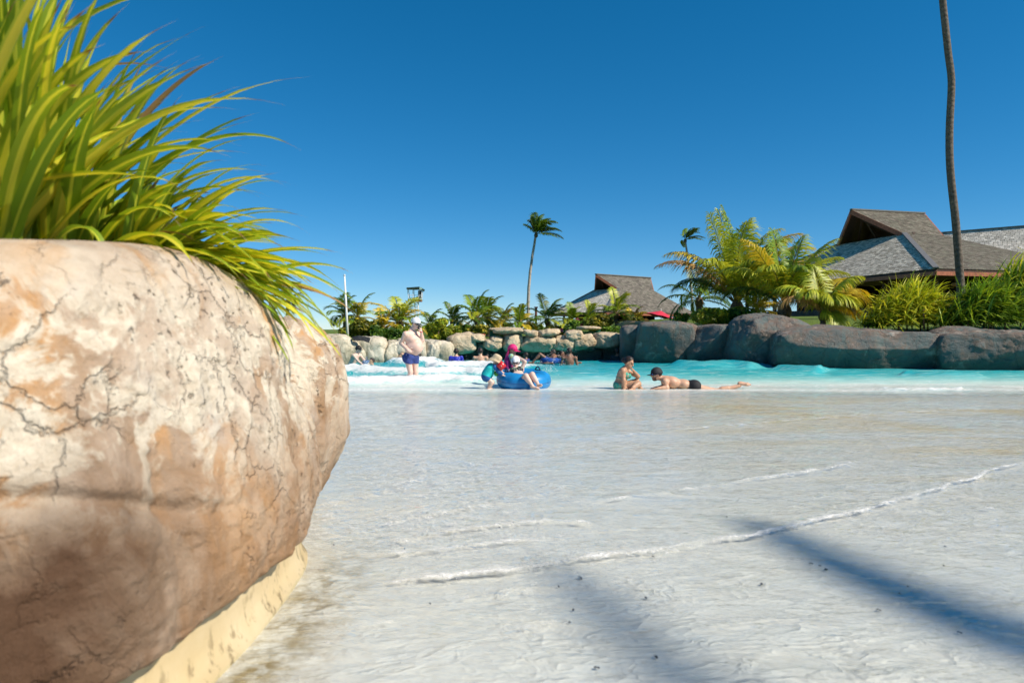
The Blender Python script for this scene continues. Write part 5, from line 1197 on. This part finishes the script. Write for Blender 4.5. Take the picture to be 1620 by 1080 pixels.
# ---- man standing in the shallows with a phone at his ear
Y0 = 16.0
def S(px, py, dy=0.0): return P(px, py, Y0+dy)
person = thing('person', np.array([*S(652, 600)[:2], float(floor_z(Y0))]), 'heavy man in blue swim trunks and white cap standing with a phone at his ear', 'person')
fw = nrm((.70, -.71, 0)); rt = np.cross(fw, (0, 0, 1)); pel = S(650.5, 563.5); zf = float(floor_z(Y0))
J = dict(pelvis=pel, chest=S(651.5, 535), neck=S(652.0, 520.5), head=S(658.0, 511.5, -.02), shr=S(641.5, 528.5, -.15), elr=S(634.5, 543, -.05), wrr=S(645.0, 553.5, -.20), shl=S(662.0, 528.5, .14), ell=S(668.3, 538.5, .02), wrl=S(666.6, 525.0, -.08))
for q, sg in (('r', 1), ('l', -1)):
    J['hip'+q] = pel+rt*sg*.095-np.array([0, 0, .05]); J['kn'+q] = np.array([pel[0]+rt[0]*sg*.075+.05, pel[1]+rt[1]*sg*.09-.03, .18]); J['an'+q] = np.array([pel[0]+rt[0]*sg*.075+.035, pel[1]+rt[1]*sg*.10, zf+.08])
b, A, HA = figure(J, fw, 1.03, (.18, .135), (.165, .14), (.158, .125), .050, .088, nrm((.86, -.5, -.28)), nrm((.22, -.08, 1)))
b.ell(S(656.0, 549.5)+fw*.06, np.array([.160, .165, .165]), A, .08, 'torso'); b.ell(S(654.5, 536.5)+fw*.055, np.array([.15, .08, .08]), A, .06, 'torso'); b.ell(pel-fw*.07-np.array([0, 0, .03]), np.array([.15, .09, .10]), A, .05, 'pelvis')
hand(b, J['wrr'], nrm((.75, -.1, -.35)), fw, 1.05, .6, -1); hand(b, J['wrl'], nrm((-.15, -.05, 1)), (-.7, .3, 0), 1.05, .9, 1)
for q in 'rl': foot(b, J['an'+q], fw, 1.05)
b.build('body', VX, SK_PINK, person); face(J['head'], HA, 1.03, person); hair_cap(b, VX, J['head'], HA, 1.03, person, low=-.03, mat=plain('grey_brown_hair', (.09, .06, .045), .6, .3, 40, .3))
up = A[2]; b.garment('swim_trunks', VX, M_navy, person, ('pelvis', 'thigh'), .016, [(pel+np.array([0, 0, .085]), (.25*fw[0], .25*fw[1], 1)), (pel-np.array([0, 0, .15]), (-.2*fw[0], -.2*fw[1], -1))])
for i in range(3): m = MB(); sph(m, pel+rt*.165+fw*.045+np.array([0, 0, .045-.055*i]), .011, 5); m.build('logo_dot', M_white, person, True)
cap(J['head'], HA, 1.06, plain('white_cap', (.80, .80, .80), .7, .06, 30, .1), person, brim=.11, brim_mat=plain('grey_peak', (.07, .075, .08), .7, .2, 30, .1)); glasses(J['head'], HA, 1.03, person)
m = MB(); m.torus(J['wrl']+np.array([0, 0, .0]), .034, .008, seg=16, sub=6); m.build('wristband', plain('red_band', (.5, .03, .06), .5), person, True)
ph_ = J['wrl']+nrm((-.3, -.1, 1))*.09+np.array([-.035, .02, .0]); m = MB(); m.box(ph_, (.018, .07, .14), axes((0, 1, 0), (.2, 0, 1))); o = m.build('phone', M_black); tag(o, 'dark phone held to the ear of the standing man', 'phone')

# ---- blue ring float with the woman lying in it
Y0 = 13.45; M_tube = plain('blue_vinyl', (.012, .22, .52), .38, .15, 6, .1, .5)
tc = S(828.5, 600.5, .25); rg = thing('swim_ring', (tc[0], tc[1], float(floor_z(tc[1]))), 'big blue inflatable ring carrying the woman in the white cap', 'swim ring', 'blue inflatable rings')
TA = axes((0, 1, .10), (.03, -.10, 1))
def ring(par, c, R0, r0, A, mat, name='tube_body'):
    V = []; F = []; n, k = 56, 22
    for i in range(n):
        a = 2*math.pi*i/n; pinch = 1+.015*math.cos(a*6)
        for j in range(k):
            t = 2*math.pi*j/k; cr = abs(math.cos(t))**.9*np.sign(math.cos(t)); sr = abs(math.sin(t))**.9*np.sign(math.sin(t)); wr_ = 1+.012*math.sin(a*23+3*t)*max(0, -math.cos(t)); rr = R0+r0*pinch*cr*wr_; V.append(c+A[0]*rr*math.cos(a)+A[1]*rr*math.sin(a)+A[2]*r0*.95*pinch*sr)
            F.append((i*k+j, ((i+1) % n)*k+j, ((i+1) % n)*k+(j+1) % k, i*k+(j+1) % k))
    o = mesh_np(name, np.array(V), np.array(F), mat, par); m = MB(); m.torus(c, R0+r0*1.0, .004, A, 56, 6); m.build('seam', plain('seam_blue', (.008, .07, .24), .5), o, True)
    return o
ring(rg, tc+np.array([0, 0, .0]), .362, .185, TA, M_tube)
M_handle = plain('navy_handle', (.01, .025, .10), .5)
def handle(par, c, A, ang, R0, r0):
    d = A[0]*math.cos(ang)+A[1]*math.sin(ang); tn_ = -A[0]*math.sin(ang)+A[1]*math.cos(ang); p = c+d*R0+A[2]*r0*.93; m = MB(); m.tube([p-tn_*.07, p-tn_*.05+A[2]*.045, p+A[2]*.07, p+tn_*.05+A[2]*.045, p+tn_*.07], .014, 8); h_ = m.build('handle', M_handle, par, True)
    m = MB(); sph(m, p-A[2]*.004, 1, 6, np.stack([tn_, d, A[2]]), np.array([.10, .05, .012])); m.build('handle_patch', M_handle, h_, True)
handle(rg, tc, TA, R(38), .362, .185); handle(rg, tc, TA, R(198), .362, .185)
person = thing('person', (tc[0], tc[1], float(floor_z(tc[1]))), 'woman in a dark floral bikini, white cap and sunglasses lying in the blue ring', 'person')
def Z2(zx, zy, dy=0.0): return PD(zx, zy, 740, 480, 5.786, Y0+dy)
J = dict(pelvis=Z2(502, 700, -.02), chest=Z2(448, 648, .20), neck=Z2(438, 606, .40), head=Z2(437, 543, .42), shr=Z2(396, 622, .36), elr=Z2(345, 645, .22), wrr=Z2(318, 668, .12), shl=Z2(487, 612, .36), ell=Z2(523, 535, .36), wrl=Z2(470, 493, .50),
 hipr=Z2(490, 704, -.08), knr=Z2(532, 662, -.30), anr=Z2(590, 752, -.44), hipl=Z2(525, 700, -.02), knl=Z2(590, 648, -.24), anl=Z2(645, 742, -.40))
fw = nrm((.15, -.45, .88)); b, A, HA = figure(J, fw, .95, (.145, .105), (.125, .095), (.165, .12), .042, .080, nrm((-.05, -1, -.05)), nrm((-.04, .08, 1)))
for q in (-1, 1): b.ell(J['chest']+A[0]*q*.075+A[1]*.085+A[2]*.03, np.array([.062, .06, .062]), A, .03, 'torso')
hand(b, J['wrr'], nrm((-.7, -.3, -.4)), (0, 0, -1), .92, .5, -1); hand(b, J['wrl'], nrm((-.8, .2, .25)), (0, .6, -.8), .92, .5, 1)
for q in 'rl': foot(b, J['an'+q], nrm((.55, -.5, -.05)) if q == 'r' else nrm((.25, -.75, .25)), .92, up=nrm((-.3, -.5, .8)))
b.build('body', VX, SK_FAIR, person); face(J['head'], HA, .95, person); hair_cap(b, VX, J['head'], HA, .95, person, low=-.13, off=.016, mat=plain('brown_hair', (.10, .05, .03), .5, .3, 40, .4))
cap(J['head'], HA, 1.02, plain('white_cap_b', (.80, .80, .82), .7, .06, 30, .1), person, brim=.05, droop=.25); glasses(J['head'], HA, 1.0, person)
g = G('dark_floral_fabric'); vz = g.n('TexVoronoi', 1, Scale=26.0, Vector=g.coord('Object')); vf = g.n('TexVoronoi', 0, Scale=26.0, Vector=g.coord('Object'))
M_floral = g.out(g.pbr(g.mix(g.ramp(vf, [(.25, 1.0), (.4, 0.0)]), (.012, .02, .022), g.mix(.5, vz, (.25, .3, .15))), .7))
for q in (-1, 1):
    cc = J['chest']+A[0]*q*.078+A[1]*.09+A[2]*.03; b.garment('bikini_cup', VX, M_floral, person, ('torso',), .010, [(cc+A[2]*.062, A[2]), (cc-A[2]*.07, -A[2]), (cc+A[0]*.068, A[0]), (cc-A[0]*.068, -A[0]), (cc-A[1]*.06, -A[1])])
    m = MB(); m.tube([cc+A[2]*.055+A[1]*.03, J['neck']+A[0]*q*.055+A[2]*.01], .007, 5); m.build('bikini_strap', M_black, person)
b.garment('bikini_bottom', VX, M_floral, person, ('pelvis',), .010, [(J['pelvis']+A[2]*.06, A[2]), (J['pelvis']-A[2]*.10, -A[2])])

# ---- toddler bending over the ring
person = thing('person', np.array([*P(772, 614, 13.4)[:2], float(floor_z(13.4))]), 'toddler in beige sun hat, turquoise shirt and blue shorts bending at the ring', 'person')
Y0 = 13.4
J = dict(pelvis=Z2(170, 665), chest=Z2(205, 598), neck=Z2(243, 566), head=Z2(262, 520, -.02), shr=Z2(248, 578, -.08), elr=Z2(280, 622, -.10), wrr=Z2(322, 655, -.03), shl=Z2(252, 578, .08), ell=Z2(290, 618, .12), wrl=Z2(345, 650, .06), hipr=Z2(172, 678, -.05), knr=Z2(222, 722, -.07), anr=Z2(186, 776, -.05), hipl=Z2(172, 678, .05), knl=Z2(226, 718, .07), anl=Z2(200, 768, .08))
fw = nrm((.75, -.1, -.55)); b, A, HA = figure(J, fw, .60, (.175, .14), (.18, .16), (.18, .15), .052, .105, nrm((.85, -.15, -.45)), nrm((.5, 0, .85)), 1.25)
hand(b, J['wrr'], nrm((.8, 0, -.3)), (0, 0, -1), .62, .6, 1); hand(b, J['wrl'], nrm((.8, 0, -.3)), (0, 0, -1), .62, .6, -1)
for q in 'rl': foot(b, J['an'+q], (.9, -.2, 0), .62)
b.build('body', .007, SK_FAIR, person); face(J['head'], HA, .75, person)
M_turq = plain('turquoise_fabric', (.015, .50, .50), .6, .2, 14, .3); M_blue = plain('blue_fabric', (.012, .10, .30), .7, .2, 20, .2)
b.garment('shirt', .007, M_turq, person, ('torso', 'pelvis'), .014, [(J['neck']+A[2]*.02, A[2]), (J['pelvis']+A[2]*.0, -A[2])]); b.garment('sleeve', .007, M_blue, person, ('arm',), .010, [(J['wrr']-nrm(J['wrr']-J['elr'])*.03, nrm(J['wrr']-J['elr']))]); b.garment('shorts', .007, M_blue, person, ('pelvis', 'thigh'), .014, [(J['pelvis']+A[2]*.02, A[2]), (J['pelvis']*.45+(J['knr']+J['knl'])*.275, nrm((J['knr']+J['knl'])/2-J['pelvis']))])
bucket_hat(J['head'], HA, .92, plain('beige_cotton', (.55, .43, .28), .85, .2, 20, .4), person, brim=.05, neckflap=True)
# armband: a puffed red diamond round the upper arm
m = MB(); cA = Z2(308, 570, -.12); ax_ = np.array([[.72, 0, .70], [0, 1, 0], [-.70, 0, .72]]); V = []; F = []; n = 13
for i in range(n):
    for j in range(n):
        x, y = -1+2*i/(n-1), -1+2*j/(n-1); V.append((x, y))
th = lambda x, y: .50*((1-abs(x)**2.2)*(1-abs(y)**2.2))**.5
Vs = [cA+(ax_[0]*x*.072+ax_[2]*y*.072-ax_[1]*th(x, y)*.10) for x, y in V]+[cA+(ax_[0]*x*.072+ax_[2]*y*.072+ax_[1]*th(x, y)*.10) for x, y in V]
for i in range(n-1):
    for j in range(n-1): k = i*n+j; F += [(k, k+n, k+n+1, k+1), (k+n*n, k+n*n+1, k+n*n+n+1, k+n*n+n)]
m.add(Vs, F); arb = m.build('armband', plain('red_vinyl', (.62, .02, .02), .22, .1, 8, .05, .6), person, True); m = MB(); sph(m, cA-ax_[1]*.055, .010, 6); m.build('valve', M_white, arb, True)
m = MB(); sph(m, Z2(262, 640, -.02), 1, 8, np.eye(3), (.05, .04, .055)); m.tube([Z2(255, 625, -.02), Z2(300, 615, -.05)], .016, 8); tag(m.build('beach_toy', plain('green_toy', (.06, .30, .03), .4, .3, 9, .1), None, True), 'small green toy hanging below the red armband of the toddler', 'toy')

# ---- child in a pink cap behind the ring
Y0 = 14.25; person = thing('person', np.array([*P(805, 600, Y0)[:2], float(floor_z(Y0))]), 'child in bright pink cap and pink and turquoise swim shirt behind the ring', 'person')
J = dict(pelvis=Z2(372, 600), chest=Z2(380, 520), neck=Z2(390, 468), head=Z2(412, 428, -.02), shr=Z2(398, 484, -.09), elr=Z2(410, 540, -.12), wrr=Z2(430, 585, -.16), shl=Z2(386, 484, .10), ell=Z2(392, 540, .14), wrl=Z2(420, 585, .10), hipr=Z2(376, 610, -.06), knr=Z2(385, 690, -.06), hipl=Z2(372, 610, .06), knl=Z2(380, 690, .06)); zf = float(floor_z(Y0))
for q, dy in (('r', -.06), ('l', .06)): J['an'+q] = np.array([J['kn'+q][0], J['kn'+q][1], max(zf+.05, J['kn'+q][2]-.22)])
fw = nrm((.85, -.52, 0)); b, A, HA = figure(J, fw, .70, (.155, .115), (.145, .115), (.155, .12), .044, .080, nrm((.90, -.40, -.22)), nrm((.15, 0, 1)), 1.18)
for q in 'rl': hand(b, J['wr'+q], nrm((.5, -.2, -.6)), (0, 0, -1), .68, .5, 1 if q == 'r' else -1); foot(b, J['an'+q], fw, .7)
b.build('body', .0075, SK_WARM, person); face(J['head'], HA, .82, person); M_pink = plain('pink_fabric', (.70, .02, .17), .65, .2, 20, .2)
g = G('pink_turquoise_print'); M_print = g.out(g.pbr(g.ramp(g.noise(16, 3, .6, g.coord('Object'), .8), [(.42, (.03, .42, .46)), (.50, (.10, .55, .50)), (.58, (.62, .50, .12)), (.66, (.03, .35, .40))]), .7))
M_mag = plain('magenta_fabric', (.36, .02, .17), .7, .25, 18, .2)
hair_cap(b, .0075, J['head'], HA, .82, person, plain('fair_hair', (.30, .16, .06), .5, .3, 40, .3), .010, low=-.09)
b.garment('swim_shirt', .0075, M_mag, person, ('torso', 'pelvis'), .012, [(J['neck']-A[2]*.01, A[2]), (J['pelvis']-A[2]*.04, -A[2])]); b.garment('sleeve', .0075, M_print, person, ('arm',), .012, [(J['elr']+np.array([0, 0, .03]), (0, 0, -1))])
cap(J['head'], HA, .95, M_pink, person, brim=.10, droop=.2)
r_, f_, u_ = HA; c_ = J['head']; m = MB(); V = []; F = []
for i in range(7):
    a = math.pi*(1.12+.76*i/6)
    for j in range(5): t = j/4; V.append(c_+(r_*math.cos(a)*(.088+.02*t)+f_*(math.sin(a)*(.10+.03*t)-.01)+u_*(.02-.17*t))*.92)
for i in range(6):
    for j in range(4): F.append((i*5+j, (i+1)*5+j, (i+1)*5+j+1, i*5+j+1))
m.add(V, F); o = m.build('neck_flap', M_pink, person, True); md = o.modifiers.new('thick', 'SOLIDIFY'); md.thickness = .006

# ---- woman sitting in the shallows
Y0 = 13.4
def Z3(zx, zy, dy=0.0): return PD(zx, zy, 940, 520, 5.4, Y0+dy)
person = thing('person', np.array([*Z3(215, 510)[:2], float(floor_z(Y0))]), 'dark-haired woman in a green bikini sitting in the shallows, chin on her hand', 'person')
J = dict(pelvis=Z3(222, 482), chest=Z3(240, 398), neck=Z3(262, 340), head=Z3(296, 290, -.03), shr=Z3(245, 362, -.15), elr=Z3(252, 438, -.19), wrr=Z3(256, 492, -.20), shl=Z3(284, 362, .14), ell=Z3(374, 408, .06), wrl=Z3(338, 360, .0), hipr=Z3(232, 490, -.08), knr=Z3(378, 470, -.20), anr=Z3(330, 502, -.32), hipl=Z3(235, 490, .09), knl=Z3(362, 448, .10), anl=Z3(395, 502, .0))
fw = nrm((.90, -.40, -.05)); b, A, HA = figure(J, fw, .93, (.150, .11), (.145, .11), (.185, .135), .047, .090, nrm((.82, -.45, -.42)), nrm((.35, -.1, 1)))
for q in (-1, 1): b.ell(J['chest']+A[0]*q*.075+A[1]*.09+A[2]*.02, np.array([.06, .06, .06]), A, .03, 'torso')
hand(b, J['wrr'], nrm((.1, -.1, -1)), (.3, -1, 0), .92, .1, -1); hand(b, J['wrl'], nrm((-.55, -.05, .8)), (-.7, 0, -.5), .92, .5, 1)
for q in 'rl': foot(b, J['an'+q], nrm((-.6, -.6, 0)) if q == 'r' else nrm((.7, -.5, 0)), .92)
b.build('body', VX, SK_TAN, person); face(J['head'], HA, .95, person); hair_cap(b, VX, J['head'], HA, .95, person, off=.018, low=-.05)
m = MB(); sph(m, J['head']-HA[1]*.115+HA[2]*.01, 1, 8, HA, (.045, .045, .05)); m.build('hair_bun', M_hair, person, True)
g = G('green_bikini_print'); M_gb = g.out(g.pbr(g.ramp(g.noise(20, 3, .6, g.coord('Object'), .8), [(.40, (.02, .26, .19)), (.55, (.05, .42, .30)), (.64, (.55, .16, .10)), (.7, (.04, .3, .25))]), .7))
for q in (-1, 1):
    cc = J['chest']+A[0]*q*.075+A[1]*.09+A[2]*.02; b.garment('bikini_cup', VX, M_gb, person, ('torso',), .010, [(cc+A[2]*.06, A[2]), (cc-A[2]*.06, -A[2]), (cc+A[0]*.065, A[0]), (cc-A[0]*.065, -A[0]), (cc-A[1]*.05, -A[1])])
    m = MB(); m.tube([cc+A[2]*.06+A[1]*.02, J['neck']+A[0]*q*.05-A[1]*.02], .006, 5); m.build('bikini_strap', M_gb, person)
b.garment('back_strap', VX, M_gb, person, ('torso',), .008, [(J['chest']-A[2]*.045, A[2]), (J['chest']-A[2]*.065, -A[2])]); b.garment('bikini_bottom', VX, M_gb, person, ('pelvis',), .010, [(J['pelvis']+A[2]*.045, A[2]), (J['pelvis']-A[2]*.12, -A[2])])

# ---- man lying on his front, head up
person = thing('person', np.array([*Z3(800, 505)[:2], float(floor_z(Y0))]), 'man in black cap and black trunks lying on his front in the shallows', 'person')
J = dict(pelvis=Z3(846, 492), chest=Z3(660, 458), neck=Z3(588, 424), head=Z3(530, 390, -.02), shr=Z3(605, 452, -.16), elr=Z3(622, 505, -.20), wrr=Z3(548, 508, -.24), shl=Z3(600, 448, .16), ell=Z3(590, 500, .20), wrl=Z3(520, 506, .16), hipr=Z3(862, 500, -.09), knr=Z3(1040, 532, -.10), anr=Z3(1235, 488, -.08), hipl=Z3(862, 500, .09), knl=Z3(1040, 534, .12), anl=Z3(1245, 484, .04))
up_ = nrm(J['chest']-J['pelvis']); fw = nrm((-.35, -.10, -.93)); b, A, HA = figure(J, fw, 1.0, (.175, .125), (.15, .11), (.16, .12), .050, .078, nrm((-.97, -.18, -.12)), nrm((-.10, 0, 1)))
for q in (-1, 1): b.ell(J['pelvis']-A[1]*.035+A[0]*q*.065, np.array([.075, .07, .09]), A, .04, 'pelvis')
for q in 'rl': hand(b, J['wr'+q], nrm((-.95, 0, -.1)), (0, 0, -1), 1.0, .1, 1 if q == 'l' else -1); foot(b, J['an'+q]+np.array([.02, 0, .02]), nrm((.75, -.1, -.25)), .95, up=nrm((-.5, 0, -.8)))
b.build('body', VX, SK_WARM, person); face(J['head'], HA, 1.0, person); hair_cap(b, VX, J['head'], HA, 1.0, person, low=-.04)
b.garment('swim_trunks', VX, M_black, person, ('pelvis', 'torso', 'thigh'), .012, [(J['pelvis']+up_*.11, up_), (J['pelvis']-up_*.11, -up_)])
cap(J['head'], HA, 1.06, plain('charcoal_cap', (.022, .023, .026), .75, .2, 30, .2), person, brim=.095, droop=.15); glasses(J['head'], HA, 1.0, person, plain('blue_mirror_lens', (.02, .10, .5), .12, .1, 5, 0, .8)); 
b.garment('beard', VX, plain('dark_stubble', (.20, .115, .08), .8, .3, 60, .3), person, ('head',), .002, [(J['head']-HA[2]*.045*1.0, HA[2]), (J['head']+HA[1]*.01, -HA[1])])

# ---- people farther out in the water
def wader(label, hx, hy, wl, fwd, sk, lean=0.0, arms='down', shirt=None, hat=None, s=1.0, hair=None, half=.19, hs=1.0, trunks=None):
    Y = CAM_H*FPX/(wl-HZN); c = P(hx, hy, Y); pr = thing('person', (c[0], c[1], float(floor_z(Y))), label, 'person'); fw = nrm(fwd); rt = np.cross(fw, (0, 0, 1)); ln = np.array([lean, 0, 0])
    nk = c-np.array([0, 0, .14*s])-fw*.02-ln*.10; ch = nk-np.array([0, 0, .19*s])-ln*.20; pe = ch-np.array([0, 0, .30*s])-ln*.35; J = dict(pelvis=pe, chest=ch, neck=nk, head=c)
    for q, sg in (('r', 1), ('l', -1)):
        sh = nk-np.array([0, 0, .075*s])+rt*sg*half*s; J['sh'+q] = sh
        if arms == 'down': J['el'+q] = sh+rt*sg*.07*s-np.array([0, 0, .27*s]); J['wr'+q] = J['el'+q]+fw*.12*s-np.array([0, 0, .22*s])
        elif arms == 'out': J['el'+q] = sh+rt*sg*.24*s-np.array([0, 0, .10*s]); J['wr'+q] = J['el'+q]+rt*sg*.22*s+fw*.06-np.array([0, 0, .06*s])
        elif arms == 'fwd': J['el'+q] = sh+fw*.20*s-np.array([0, 0, .20*s]); J['wr'+q] = J['el'+q]+fw*.22*s-np.array([0, 0, .14*s])
        J['hip'+q] = pe+rt*sg*.09*s-np.array([0, 0, .05]); J['kn'+q] = J['hip'+q]-np.array([0, 0, .34*s]); J['an'+q] = J['kn'+q]-np.array([0, 0, .1*s])
    b, A, HA = figure(J, fw, s, head_fwd=fw, head_s=hs)
    for q in 'rl': hand(b, J['wr'+q], J['wr'+q]-J['el'+q], fw, s, .4, 1 if q == 'r' else -1)
    h = .0125; b.build('body', h, sk, pr)
    if hair is not False: hair_cap(b, h, c, HA, s, pr, hair, .014)
    if shirt is not None:
        b.garment('shirt', h, shirt, pr, ('torso', 'pelvis'), .016, [(nk-np.array([0, 0, .02]), (0, 0, 1)), (pe-np.array([0, 0, .1]), (0, 0, -1))]); b.garment('sleeve', h, shirt, pr, ('arm',), .014, [(J['elr']-np.array([0, 0, .02]), (0, 0, -1))])
    if trunks is not None: b.garment('swim_trunks', h, trunks, pr, ('pelvis', 'thigh'), .014, [(pe+np.array([0, 0, .06]), (0, 0, 1))])
    if hat is not None: cap(c, HA, s*1.06, hat, pr)
    return J, pr
M_royal = plain('royal_blue_fabric', (.02, .03, .42), .65, .2, 14, .2); M_dk = plain('dark_grey_fabric', (.018, .03, .032), .8, .3, 14, .2)
wader('pale man in black cap leaning over to scoop water by the rock planter', 567.5, 552.5, 578, (.9, -.4, 0), SK_FAIR, .40, 'fwd', hat=M_black, s=.92, hair=None, trunks=M_black)
wader('dark-haired swimmer low in the water right of the man in the black cap', 588, 571.5, 576.5, (-.7, -.7, 0), SK_WARM, 0, 'out', s=.9)
wader('man with dark hair in a royal blue swim shirt seen from behind', 721.5, 556.5, 573, (-.1, 1, 0), SK_WARM, 0, 'down', M_royal, s=.98)
wader('bare-backed man with short brown hair wading towards the boulder wall', 760, 556, 575, (0, 1, 0), SK_WARM, 0, 'down', s=1.0, half=.20)
wader('small child with dark hair beside the bare-backed man', 771, 564, 572, (.3, 1, 0), SK_WARM, 0, 'fwd', s=.72)
wader('dark-haired swimmer in dark shirt right of the pink-capped child', 831.5, 562, 572, (-.8, .4, 0), SK_BROWN, 0, 'down', M_navy, s=.85)
wader('bare-backed tanned man standing beside the splashing ring', 900.5, 556, 576, (.1, 1, 0), SK_BROWN, 0, 'down', s=1.02, half=.205)
wader('person in a dark shirt seen from behind near the dark wall corner', 977, 556, 571, (.3, 1, 0), SK_BROWN, 0, 'down', M_dk, s=.98)

# ---- rings with riders far out
def rider(label, rlabel, px, py, wl, w, sk, face_x, tint, shirt=None, knees=True, s=.92, head_px=None):
    Y = CAM_H*FPX/(wl-HZN); c = P(px, py, Y); rr = w/2/FPX*Y; r0 = rr*.33; rg = thing('swim_ring', c-np.array([0, 0, r0]), rlabel, 'swim ring', 'blue inflatable rings')
    A = axes((0, 1, .05), (0, -.05, 1)); ring(rg, c, rr-r0, r0, A, tint); handle(rg, c, A, R(200), rr-r0, r0)
    if label is None: return
    fx = face_x; pr = thing('person', c-np.array([0, 0, r0]), label, 'person')
    pe = c+np.array([-fx*.02, 0, -.02]); ch = c+np.array([-fx*.22, .05, .17]); nk = c+np.array([-fx*.30, .06, .31]); hd = nk+np.array([-fx*.01, 0, .14])
    if head_px is not None: dlt = P(head_px[0], head_px[1], Y)-hd; dlt[1] = 0; hd = hd+dlt; nk = nk+dlt*.9; ch = ch+dlt*.5
    J = dict(pelvis=pe, chest=ch, neck=nk, head=hd); fw = nrm((fx, -.2, .35))
    for q, sg in (('r', 1), ('l', -1)):
        y = -sg*fx; J['sh'+q] = nk+np.array([0, .17*y, -.06]); J['el'+q] = J['sh'+q]+np.array([fx*.05, .16*y, -.16]); J['wr'+q] = J['el'+q]+np.array([fx*.20, .05*y, .0])
        J['hip'+q] = pe+np.array([0, .09*y, -.02]); J['kn'+q] = pe+np.array([fx*.34, .11*y, .24]); J['an'+q] = pe+np.array([fx*.60, .12*y, -.04])
    b, A2, HA = figure(J, fw, s, head_fwd=(fx, -.3, 0))
    for q in 'rl': hand(b, J['wr'+q], J['wr'+q]-J['el'+q], (0, 0, -1), s, .4, 1 if q == 'r' else -1); foot(b, J['an'+q], (fx, 0, .3), s)
    b.build('body', .0125, sk, pr); hair_cap(b, .0125, hd, HA, s, pr)
    if shirt is not None: b.garment('shirt', .0125, shirt, pr, ('torso',), .016, [(nk, A2[2])])
    else: b.garment('swim_trunks', .0125, M_navy, pr, ('pelvis', 'thigh'), .014, [(pe+A2[2]*.07, A2[2]), (pe*.5+(J['knr']+J['knl'])*.25, nrm((J['knr']+J['knl'])/2-pe))])
M_tubeD = plain('deep_blue_vinyl', (.012, .07, .30), .4, .2, 6, .1); M_tubeL = plain('bright_blue_vinyl', (.02, .25, .66), .35, .12, 6, .1)
rider('person lounging in the ring half hidden behind the standing man', 'blue ring half hidden behind the blue trunks of the standing man', 651, 569.5, 572.5, 36, SK_WARM, -1, M_tubeL, head_px=(662, 563))
rider('tanned rider splashing in the dark blue ring', 'dark blue ring with a splashing rider near the middle of the pool', 869, 570, 574.5, 30, SK_BROWN, -1, M_tubeD, head_px=(875, 557.5))
rider('second rider beside the splashing ring', 'dark blue ring next to the bare-backed tanned man', 887, 570, 574, 26, SK_BROWN, 1, M_tubeD, M_dk, head_px=(889, 560))
rider('dark-haired rider with bent knees in the bright blue ring', 'bright blue ring just right of the bare-backed tanned man', 917, 563.5, 567.5, 26, SK_WARM, 1, M_tubeL, plain('aqua_fabric', (.02, .35, .5), .6), head_px=(915.5, 559.5))
rider('rider lying back with knees up in the right bright blue ring', 'bright blue floating ring farther right, rider with knees up', 936, 564, 567.5, 27, SK_PINK, -1, M_tubeL, head_px=(944, 561))
rider('rider in the blue ring close to the dark rock corner', 'blue ring in the shade close to the dark rock corner', 967, 559, 563.5, 16, SK_BROWN, 1, M_tubeL, M_dk, s=.85, head_px=(966, 554))
# pail in the hands of the man in the black cap
c = P(577.5, 574, 22.0); m = MB(); V = []; k = 16
for z, r in ((-.10, .085), (.08, .115), (.085, .105), (-.08, .075)):
    for j in range(k): a = 2*math.pi*j/k; V.append(c+np.array([r*math.cos(a)+z*.5, r*math.sin(a), z]))
m.add(V, [(i*k+j, i*k+(j+1) % k, (i+1)*k+(j+1) % k, (i+1)*k+j) for i in range(3) for j in range(k)]+[tuple(range(k))[::-1], tuple(3*k+j for j in range(k))]); m.torus(c+np.array([.05, 0, .10]), .10, .008, axes((0, 1, 0), (1, 0, 0)), 20, 6)
tag(m.build('pail', plain('grey_blue_plastic', (.12, .20, .36), .4), None, True), 'small blue-grey pail scooping water in front of the man in the black cap', 'pail')
